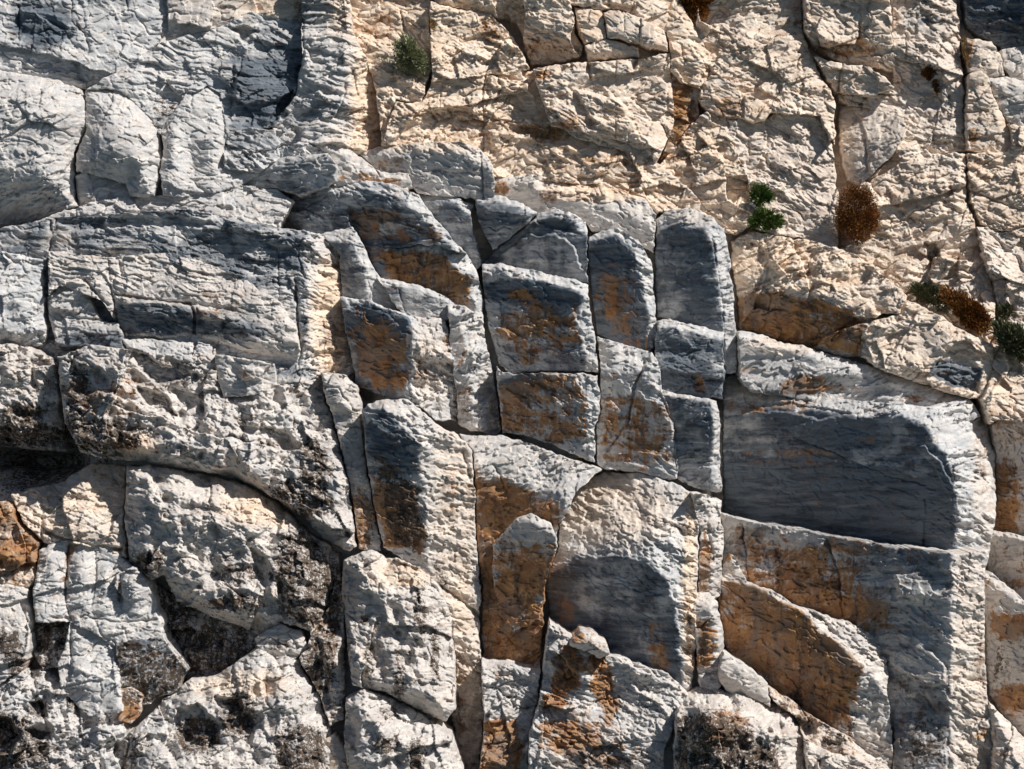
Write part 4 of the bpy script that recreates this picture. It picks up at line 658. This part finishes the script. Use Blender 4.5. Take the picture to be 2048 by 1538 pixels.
def build_block(idx, spec):
    name, label, r, hx, hy, sty, colr, poly, feats, R, gap, amp, edge = spec
    xs = [p[0] for p in poly]; ys = [p[1] for p in poly]; m = 16
    i0 = max(0, int((min(xs)-m-X0)/G)); i1 = min(NX, int((max(xs)+m-X0)/G)+2)
    j0 = max(0, int((min(ys)-m-Y0)/G)); j1 = min(NY, int((max(ys)+m-Y0)/G)+2)
    S = (slice(j0, j1), slice(i0, i1))
    x, y = GX[S], GY[S]; wx, wy = WX[S], WY[S]
    jn = JN[S]
    sd = poly_sd(wx, wy, poly) - gap*(-1.6 + 3.6*jn)
    if hx >= .2: hx = hx*2.0
    cx, cy = centroid(poly)
    h = 0.42*(cy-769) + r + hx*(x-cx) + hy*(y-cy)
    rs = np.random.RandomState(500+idx); oy, ox = rs.randint(0, NY), rs.randint(0, NX)
    def fld(k):
        if k in KEEP: return FIELDS[k][S]
        jj = (np.arange(j0, j1)+oy) % (2*NY-2); ii = (np.arange(i0, i1)+ox) % (2*NX-2)
        jj = np.where(jj < NY, jj, 2*NY-2-jj); ii = np.where(ii < NX, ii, 2*NX-2-ii)
        return FIELDS[k][np.ix_(jj, ii)]
    wob3 = fld('n3'); wob2 = .55*fld('rf') + .45*fld('rs') + .45*fld('pq') + .35*fld('n2')
    out = np.zeros(x.shape)
    for f in feats:
        if f[0] == 'F':
            d = crease_d(wx, wy, f[2]) + f[4]*wob2
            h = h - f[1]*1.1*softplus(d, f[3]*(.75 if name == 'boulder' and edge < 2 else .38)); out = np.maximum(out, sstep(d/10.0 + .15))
    nz = 0
    for k, a in STY[sty].items(): nz = nz + a*fld(k)
    if edge > 1: # the weathered flanks of a smooth block are rougher than its face
        rough = 5*fld('sb') + 4.5*fld('vf') + 3.0*fld('vp') + 1.6*fld('rf') + 4*fld('pl') + 1.6*fld('pq') + 7*fld('bk') + 4.5*fld('bs') + .3*fld('n3') + .3*fld('n4')
        nz = nz + rough*(edge-1)*.42*out
    h = h + nz*amp*.95
    for f in feats:
        if f[0] == 'B':
            q = ((x-f[2])/f[4])**2 + ((y-f[3])/f[5])**2; h = h + f[1]*np.exp(-1.6*q)
        elif f[0] == 'L':
            s_ = poly_sd(wx, wy, f[2]) + 2.5*wob3
            mk = sstep(s_/f[3] + .5); qx = sum(p[0] for p in f[2])/len(f[2]); qy = sum(p[1] for p in f[2])/len(f[2])
            h = h + mk*(f[1]*(1.5 if sty == 'pocked' and f[1] < 0 else 1) + f[4]*(x-qx) + f[5]*(y-qy))
        elif f[0] == 'C':
            d = line_d(wx, wy, f[1]); vv = .35 + 1.0*jn; h = h - vv*f[3]*np.exp(-(d/(f[2]*(.6+.6*jn)))**2) - .2*f[3]*np.exp(-(d/(f[2]*4))**2)
    dome = 52 if name == 'boulder' and edge < 2 else (9 if sty in ('pocked', 'wavy', 'rough') else 0)
    dw = 75 if name == 'boulder' else 45
    h = h + dome*(min(max(xs)-min(xs), max(ys)-min(ys))/260.)**.5*(1-(1-np.clip(sd/dw, 0, 1))**2)
    Rn = R*(.06 + .34*jn)*(1 + .35*wob3)
    Rn = np.maximum(Rn, 1.6); t = np.clip(sd/Rn, 0, 1)
    h = h - Rn*1.1*(1-np.sqrt(np.maximum(0, 1-(1-t)**2)))
    # stains, weathering, and shade painted under overhangs and in hollows
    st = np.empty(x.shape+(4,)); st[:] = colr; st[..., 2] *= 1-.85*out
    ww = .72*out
    for f in feats:
        if f[0] == 'E':
            q = np.sqrt(((wx-f[3])/f[5])**2 + ((wy-f[4])/f[6])**2); st[..., 'csok'.index(f[1])] += f[2]*sstep(1.5-q)
        elif f[0] == 'P':
            st[..., 'csok'.index(f[1])] += f[2]*sstep((poly_sd(wx, wy, f[4]) + 14*fld('pl')*.4 + 12*fld('rf'))/(f[3]*2.0) + .5)*(1-.8*out if f[1] == 'o' else 1)
    st[..., 1] *= 1-ww; st = np.clip(st, 0, 1.0)   # paler crests: weathering, plus their sunlit look put into the colour
    st[..., 3] = np.minimum(st[..., 3], .78)
    # mesh: every cell that touches the inside, outer corners pulled onto the outline
    ins = sd > 0
    cell = ins[:-1, :-1] | ins[1:, :-1] | ins[:-1, 1:] | ins[1:, 1:]
    # keep connected main mass only roughly: outer corners must be near
    gy_, gx_ = np.gradient(sd, G); gl = np.hypot(gx_, gy_)+1e-6
    push = np.clip(-sd, 0, 2.2*G)/gl
    X = x + gx_/gl*push*1.0; Y = y + gy_/gl*push*1.0
    used = np.zeros(x.shape, bool)
    used[:-1, :-1] |= cell; used[1:, :-1] |= cell; used[:-1, 1:] |= cell; used[1:, 1:] |= cell
    vid = -np.ones(x.shape, int); vid[used] = np.arange(used.sum())
    V = to_world(X[used], Y[used], h[used]); SV = st[used]
    q = np.stack([vid[:-1, :-1][cell], vid[1:, :-1][cell], vid[1:, 1:][cell], vid[:-1, 1:][cell]], 1)
    # side walls go back into the cliff
    e = np.concatenate([q[:, [0, 1]], q[:, [1, 2]], q[:, [2, 3]], q[:, [3, 0]]])
    n = len(V); key = e[:, 0]*n + e[:, 1]; rev = e[:, 1]*n + e[:, 0]
    be = e[~np.isin(rev, key)]
    bv = np.unique(be); mp = -np.ones(n, int); mp[bv] = n + np.arange(len(bv))
    back = V[bv].copy(); back[:, 1] += 160*PX
    sq = np.stack([be[:, 1], be[:, 0], mp[be[:, 0]], mp[be[:, 1]]], 1)
    Vall = np.concatenate([V, back]); Sall = np.concatenate([SV, SV[bv]])
    org = to_world(np.array(cx), np.array(cy), np.array(0.42*(cy-769)+r-40))
    me = make_mesh(name, Vall-org, np.concatenate([q, sq]), ROCK, Sall)
    o = bpy.data.objects.new(name, me); o.location = org; COL.objects.link(o)
    o['kind'] = 'thing'; o['label'] = label; o['category'] = 'boulder' if name == 'boulder' else 'rock'; o['group'] = 'jointed marble blocks of the cliff'
    zz = ZTOP[S]; np.maximum(zz, np.where(ins, h, -1e9), out=zz)

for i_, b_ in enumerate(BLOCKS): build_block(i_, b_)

# ------------------------------------------------------------------ the cliff behind and around the blocks
def backing():
    st = 9; ax = np.arange(-1500, 3560, st); ay = np.arange(-1300, 2500, st); bx, by = np.meshgrid(ax, ay)
    h = 0.42*(by-769) - 20
    Zc = np.where(ZTOP > -1e8, ZTOP, 1e9)
    k = int(st/G); rad = int(36/G)
    out = np.full(bx.shape, np.nan)
    for j in range(bx.shape[0]):
        if not (Y0+20 < ay[j] < Y1-20): continue
        jj = int((ay[j]-Y0)/G)
        for i in range(bx.shape[1]):
            if not (X0+20 < ax[i] < X1-20): continue
            ii = int((ax[i]-X0)/G)
            w = Zc[max(0, jj-rad):jj+rad:5, max(0, ii-rad):ii+rad:5]
            out[j, i] = w.min()
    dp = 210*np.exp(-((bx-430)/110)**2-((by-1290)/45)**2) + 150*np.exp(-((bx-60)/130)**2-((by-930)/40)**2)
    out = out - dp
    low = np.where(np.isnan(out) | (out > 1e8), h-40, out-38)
    ed = np.minimum.reduce([bx-X0, X1-bx, by-Y0, Y1-by])
    t = sstep((20-ed)/60.0)
    rough = 26*perlin(bx/230, by/200, 71) + 16*cells(bx/150, by/90, 72, 'max', .7, 1.0)*1.6 + 8*perlin(bx/60, by/40, 73)
    h = np.where(ed > 20, low, h - 30*(1-t) + rough) 
    for _ in range(1):
        p = np.pad(h, 1, mode='edge'); h = np.minimum(h, (p[:-2, 1:-1]+p[2:, 1:-1]+p[1:-1, :-2]+p[1:-1, 2:]+h)/5)
    h = h + 3*perlin(bx/24, by/20, 74)
    V = to_world(bx, by, h)
    nx, ny = bx.shape[1], bx.shape[0]; idd = np.arange(nx*ny).reshape(ny, nx)
    q = np.stack([idd[:-1, :-1], idd[1:, :-1], idd[1:, 1:], idd[:-1, 1:]], -1).reshape(-1, 4)
    S = np.zeros(bx.shape+(4,)); up = sstep((bx-500)/500)*sstep((900-by)/500)
    S[..., 0] = .3 + .5*up; S[..., 1] = .15; S[..., 2] = .1; S[..., 3] = .12 + .6*np.exp(-((bx-90)/160)**2-((by-940)/80)**2) + .5*np.exp(-((bx-400)/120)**2-((by-1300)/60)**2)  # extra black paints the shade of the cave and the hollow
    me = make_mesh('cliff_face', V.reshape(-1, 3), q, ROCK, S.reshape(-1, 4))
    o = bpy.data.objects.new('cliff_face', me); COL.objects.link(o); o['kind'] = 'structure'
backing()

# ------------------------------------------------------------------ sea at the foot of the cliff (below the frame)
def sea():
    m = bpy.data.materials.new('sea_water'); m.use_nodes = True; b = m.node_tree.nodes['Principled BSDF']
    b.inputs['Base Color'].default_value = (.02, .07, .09, 1); b.inputs['Roughness'].default_value = .12
    nz = m.node_tree.nodes.new('ShaderNodeTexNoise'); nz.inputs['Scale'].default_value = 1.5; nz.inputs['Detail'].default_value = 6
    ge = m.node_tree.nodes.new('ShaderNodeNewGeometry'); m.node_tree.links.new(ge.outputs['Position'], nz.inputs['Vector'])
    bp = m.node_tree.nodes.new('ShaderNodeBump'); bp.inputs['Distance'].default_value = .3
    m.node_tree.links.new(nz.outputs[0], bp.inputs['Height']); m.node_tree.links.new(bp.outputs[0], b.inputs['Normal'])
    n = 24; a = np.linspace(-2500, 2500, n); X, Y = np.meshgrid(a, a)
    V = np.stack([X, Y, np.full(X.shape, -12.0)], -1).reshape(-1, 3); idd = np.arange(n*n).reshape(n, n)
    q = np.stack([idd[:-1, :-1], idd[:-1, 1:], idd[1:, 1:], idd[1:, :-1]], -1).reshape(-1, 4)
    o = bpy.data.objects.new('sea', make_mesh('sea', V, q, m)); COL.objects.link(o); o['kind'] = 'structure'
sea()

# ------------------------------------------------------------------ plants
def ztop(px, py, rad=6):
    i = int((px-X0)/G); j = int((py-Y0)/G); k = max(1, int(rad/G))
    w = ZTOP[max(0, j-k):j+k+1, max(0, i-k):i+k+1]; w = w[w > -1e8]
    return float(np.median(w)) if len(w) else 0.42*(py-769)-20
def leaf_material(name, c1, c2, c3):
    m = bpy.data.materials.new(name); m.use_nodes = True; nt = m.node_tree; b = nt.nodes['Principled BSDF']
    a = nt.nodes.new('ShaderNodeAttribute'); a.attribute_name = 'tone'
    r = nt.nodes.new('ShaderNodeValToRGB'); r.color_ramp.elements[0].color = c1+(1,); r.color_ramp.elements[1].color = c3+(1,)
    e = r.color_ramp.elements.new(.5); e.color = c2+(1,)
    nt.links.new(a.outputs['Fac'], r.inputs[0]); nt.links.new(r.outputs[0], b.inputs['Base Color']); b.inputs['Roughness'].default_value = .75
    b.inputs['Specular IOR Level'].default_value = .2
    return m
M_GREEN = leaf_material('grey_green_leaf', (.15, .16, .08), (.32, .33, .18), (.50, .48, .30))
M_RUST = leaf_material('rust_brown_twig', (.04, .022, .010), (.24, .088, .018), (.42, .19, .045))
M_WEED = leaf_material('fresh_green_leaf', (.05, .075, .018), (.12, .18, .04), (.26, .30, .09))
M_DARK = leaf_material('dark_olive_leaf', (.04, .045, .022), (.11, .115, .055), (.22, .20, .11))
M_DRY = leaf_material('dry_grass', (.16, .08, .02), (.32, .19, .06), (.42, .29, .13))
M_STEM = leaf_material('woody_stem', (.05, .035, .025), (.12, .09, .06), (.22, .17, .12))

def tri_mesh(name, tris, tone, mat):
    """tris: (n,3,3) array"""
    n = len(tris); me = make_mesh(name, tris.reshape(-1, 3), np.arange(n*3).reshape(-1, 3), mat, None, False)
    a = me.attributes.new('tone', 'FLOAT', 'POINT'); a.data.foreach_set('value', np.repeat(tone, 3).astype(np.float32)); return me
def blades(rs, base, direc, ln, wd):
    """thin leaf triangles"""
    n = len(base); side = np.cross(direc, rs.randn(n, 3)); side /= np.linalg.norm(side, axis=1)[:, None]+1e-9
    return np.stack([base-side*wd[:, None], base+side*wd[:, None], base+direc*ln[:, None]], 1)
def shrub(name, label, cat, px, py, rx, ry, mat, n=5000, leaf=.035, clumps=26, up=.25, depth=.7, dome=True, lift=0.0, seed=1, group='shrubs rooted in the cliff', mat2=None, tilt=0.0):
    rs = np.random.RandomState(seed); h0 = ztop(px, py+ry*.5) ; c = to_world(np.array(px), np.array(py), np.array(h0+min(rx, ry)*lift))
    a, b, d = rx*PX, ry*PX, min(rx, ry)*PX*depth
    root = bpy.data.objects.new(name, None); COL.objects.link(root); root.location = Vector(c) + Vector((0, 0, -b*.6))
    root['label'] = label; root['category'] = cat; root['group'] = group
    off = np.array([0, 0, b*.6])
    # leaf clumps spread through the crown
    u = rs.randn(clumps, 3); u /= np.linalg.norm(u, axis=1)[:, None]; u[:, 1] = -np.abs(u[:, 1])*.9
    rad = .55 + .45*rs.rand(clumps)**.5 if not dome else .62+.28*rs.rand(clumps)
    cc = u*rad[:, None]*np.array([a, d, b])*.85
    k = rs.randint(0, clumps, n); sz = (.16+.2*rs.rand(clumps))*min(a, b)*1.5
    w = rs.randn(n, 3); w /= np.linalg.norm(w, axis=1)[:, None]
    bp_ = cc[k] + w*(sz[k]*rs.rand(n)**.4)[:, None]
    q = np.linalg.norm(bp_/np.array([a, d, b]), axis=1); an = np.arctan2(bp_[:, 2], bp_[:, 0]); lob = (.95 + (.05 if dome else .20)*(np.sin(3*an+seed)+.7*np.sin(5*an+2*seed)+.6*np.sin(9*an+seed*3))) + rs.rand(n)**6*.4
    bp_ *= np.where(q > lob, (lob-.12*rs.rand(n))/q, 1)[:, None]; bp_[:, 2] -= tilt*bp_[:, 0]
    dr = w*.9 + bp_/np.array([a, d, b])*.9 + np.array([0, -.1, up]) + rs.randn(n, 3)*.35; dr /= np.linalg.norm(dr, axis=1)[:, None]
    ln = leaf*(.6+.8*rs.rand(n)); T = blades(rs, bp_, dr, ln, ln*.24)
    tone = np.clip(.45 + .3*rs.randn(n)*.7 + .25*rs.randn(clumps)[k]*.6, 0, 1)
    fo = bpy.data.objects.new('foliage', tri_mesh('foliage', T+off, tone, mat)); COL.objects.link(fo); fo.parent = root
    if mat2 is not None:
        m2 = n//5; kk = rs.randint(0, n, m2); T2 = blades(rs, bp_[kk]*1.04, dr[kk], ln[kk]*1.1, ln[kk]*.2)
        f2 = bpy.data.objects.new('dry_tips', tri_mesh('dry_tips', T2+off, rs.rand(m2), mat2)); COL.objects.link(f2); f2.parent = root
    ns = 60; root_pt = np.array([0, d*.4, -b*.55]); tgt = cc[rs.randint(0, clumps, ns)] + rs.randn(ns, 3)*.03
    segs = []
    for s_ in range(4):
        t0, t1 = s_/4, (s_+1)/4
        def pt(t): return root_pt*(1-t) + tgt*t + np.array([0, 0, .12*b])*math.sin(t*3.14)
        p0, p1 = pt(t0), pt(t1); dd = p1-p0; sd_ = np.cross(dd, np.array([0, 1, 0.2])); sd_ /= np.linalg.norm(sd_, axis=1)[:, None]+1e-9
        w0, w1 = .006*(1-t0)+.0015, .006*(1-t1)+.0015
        up2 = np.cross(dd, sd_); up2 /= np.linalg.norm(up2, axis=1)[:, None]+1e-9
        for e1, e2 in ((sd_, up2), (up2, -sd_), (-sd_, -up2), (-up2, sd_)):
            segs.append(np.stack([p0+e1*w0, p0+e2*w0, p1+e1*w1], 1)); segs.append(np.stack([p1+e1*w1, p0+e2*w0, p1+e2*w1], 1))
    T3 = np.concatenate(segs)
    so = bpy.data.objects.new('stem', tri_mesh('stem', T3+off, rs.rand(len(T3)), M_STEM)); COL.objects.link(so); so.parent = root
    return root
def tuft(name, label, cat, pts, mat, n=300, ln_=.09, spread=14, seed=1, group='dry grass tufts in the joints', up=(0, -.4, .8), wd=.05):
    """grass growing along a line of root points"""
    rs = np.random.RandomState(seed); P_ = np.array(pts, float); m = len(P_)
    t = rs.rand(n)*(m-1); i = np.minimum(t.astype(int), m-2) if m > 1 else np.zeros(n, int); f = t-i
    q = P_[i]*(1-f)[:, None] + P_[np.minimum(i+1, m-1)]*f[:, None] + rs.randn(n, 2)*spread*.5
    hz = np.array([ztop(a, b, 5) for a, b in q])
    if m < 3: hz = np.full(n, np.percentile(hz, 70)) + .42*(q[:, 1]-q[:, 1].mean())
    W_ = to_world(q[:, 0], q[:, 1], hz-2)
    org = W_.mean(0); dr = np.array(up) + rs.randn(n, 3)*.42; dr /= np.linalg.norm(dr, axis=1)[:, None]
    ln = ln_*(.5+.8*rs.rand(n)); T = blades(rs, W_-org, dr, ln, ln*wd+.0012)
    o = bpy.data.objects.new(name, tri_mesh(name, T, np.clip(.5+.3*rs.randn(n), 0, 1), mat)); COL.objects.link(o); o.location = org
    if m < 3: o['label'] = label; o['category'] = cat; o['group'] = group
    else: o['kind'] = 'stuff'; o['label'] = label
    return o
shrub('cushion_shrub', 'grey-green cushion shrub on the cream slope near the top', 'shrub', 820, 112, 38, 40, M_GREEN, 8000, .04, 40, .5, .6, False, .4, 3, tilt=.4)
tuft('grass_tuft', 'yellow-green grass trailing down left of the grey-green cushion shrub', 'grass', [(758, 118), (785, 138), (815, 148), (850, 138)], M_GREEN, 700, .07, 10, 4, 'grass clumps beside the shrubs')
shrub('dome_shrub', 'dense rust-brown dome-shaped bush beside the dark vertical crack', 'shrub', 1714, 430, 50, 68, M_RUST, 20000, .024, 90, .15, .85, seed=5, lift=.75)
shrub('shrub', 'dark brown twiggy bush at the top edge, half out of the picture', 'shrub', 1386, 6, 46, 40, M_RUST, 6000, .045, 34, .3, .6, False, .2, 6)
shrub('weed', 'fresh green leafy weed with pale seed heads on the pale slab, its upper clump', 'plant', 1522, 392, 24, 26, M_WEED, 1300, .06, 14, .5, .6, False, 1.0, 7)
shrub('weed', 'fresh green leafy weed with brown stalks, the lower clump trailing right', 'plant', 1530, 440, 34, 22, M_WEED, 1700, .06, 18, .45, .6, False, 1.0, 8)
shrub('moss_cushion', 'small mustard-brown cushion plant on the grey-topped cream wall', 'plant', 1858, 146, 18, 17, M_RUST, 2500, .022, 16, .1, .5, True, .1, 9)
shrub('moss_cushion', 'narrow mustard-brown plant hanging just below the small cushion plant', 'plant', 1871, 172, 8, 18, M_RUST, 1200, .022, 9, -.3, .6, True, .1, 10)
shrub('shrub', 'dark olive bush at the right, touching the reddish dry bush', 'shrub', 1866, 594, 48, 26, M_DARK, 6000, .035, 44, .5, .7, False, .8, 11, tilt=.35)
shrub('dry_shrub', 'reddish dry twiggy bush hanging right of the dark olive bush', 'shrub', 1936, 622, 54, 32, M_RUST, 8000, .05, 60, .7, .6, False, .9, 12, mat2=M_DRY, tilt=.6)
shrub('shrub', 'dark green spiky shrub at the right edge below the reddish dry bush', 'shrub', 2034, 684, 52, 30, M_DARK, 5500, .07, 40, .8, .6, False, .8, 13, mat2=M_GREEN, tilt=.4)
shrub('shrub', 'small thin grey-green sprig above the shrub at the right edge', 'shrub', 2008, 625, 16, 22, M_DARK, 500, .05, 10, .6, .6, False, .1, 14)
tuft('grass_tuft', 'orange dry tuft in the joint at the top, left of the wedge of cream rock', 'grass', [(866, 22), (866, 60)], M_DRY, 320, .06, 7, 15)
tuft('grass_tuft', 'row of rusty dry grass along the slanting ledge in the upper middle', 'grass', [(1160, 265), (1210, 290), (1260, 318), (1296, 330)], M_DRY, 480, .06, 9, 16)
tuft('grass_tuft', 'brown dry grass in the recess wall below the rounded pillar', 'grass', [(1352, 180), (1362, 240), (1350, 285)], M_DRY, 260, .07, 12, 17)
tuft('grass_tuft', 'brown dry grass at the top of the narrow vertical joint', 'grass', [(1928, 76), (1934, 120)], M_DRY, 220, .07, 6, 18)
tuft('grass_tuft', 'mustard grass fringe left of the dark olive bush', 'grass', [(1786, 555), (1815, 580), (1824, 600)], M_DRY, 420, .06, 9, 19)
tuft('grass_tuft', 'grey dry grass under the round brown bush', 'grass', [(1700, 495), (1750, 512), (1800, 520)], M_GREEN, 200, .05, 12, 20, 'grass clumps beside the shrubs')

def seed_heads():
    root_mesh = None
    for i, (px, py) in enumerate([(1503, 408), (1514, 418), (1508, 412), (1520, 408), (1561, 436)]):
        c = to_world(np.array(px), np.array(py), np.array(ztop(px, py)+26)); rs = np.random.RandomState(90+i); n = 160
        w = rs.randn(n, 3); w /= np.linalg.norm(w, axis=1)[:, None]
        T = blades(rs, w*.006, w, np.full(n, .024), np.full(n, .0035))
        root = bpy.data.objects.new('seed_head', None); root.location = c; COL.objects.link(root)
        root['label'] = ['fluffy pale seed head, lower left of those by the green weed', 'fluffy pale seed head, biggest in the middle of the green weed', 'small pale seed head between its two neighbours', 'pale seed head, upper right of those over the green weed', 'lone bluish thistle head right of the green weed'][i]
        root['category'] = 'flower'; root['group'] = 'seed heads on the green weed'
        fl = bpy.data.objects.new('fluff', tri_mesh('fluff', T, rs.rand(n), M_FLUFF)); COL.objects.link(fl); fl.parent = root
        p0 = np.array([[.0, .02, 0.]]); p1 = np.array([[.02*(rs.rand()-.5), .12, -.16]]); s1 = np.array([[.0025, 0, 0]]); s2 = np.array([[0, .0025, .001]])
        T = np.concatenate([np.stack([p0-s1, p0+s1, p1], 1), np.stack([p0-s2, p0+s2, p1], 1)])
        stm = bpy.data.objects.new('stalk', tri_mesh('stalk', T, rs.rand(2), M_STEM)); COL.objects.link(stm); stm.parent = root
M_FLUFF = leaf_material('seed_fluff', (.4, .38, .35), (.6, .58, .55), (.75, .73, .7))
seed_heads()
print('blocks', len(BLOCKS))
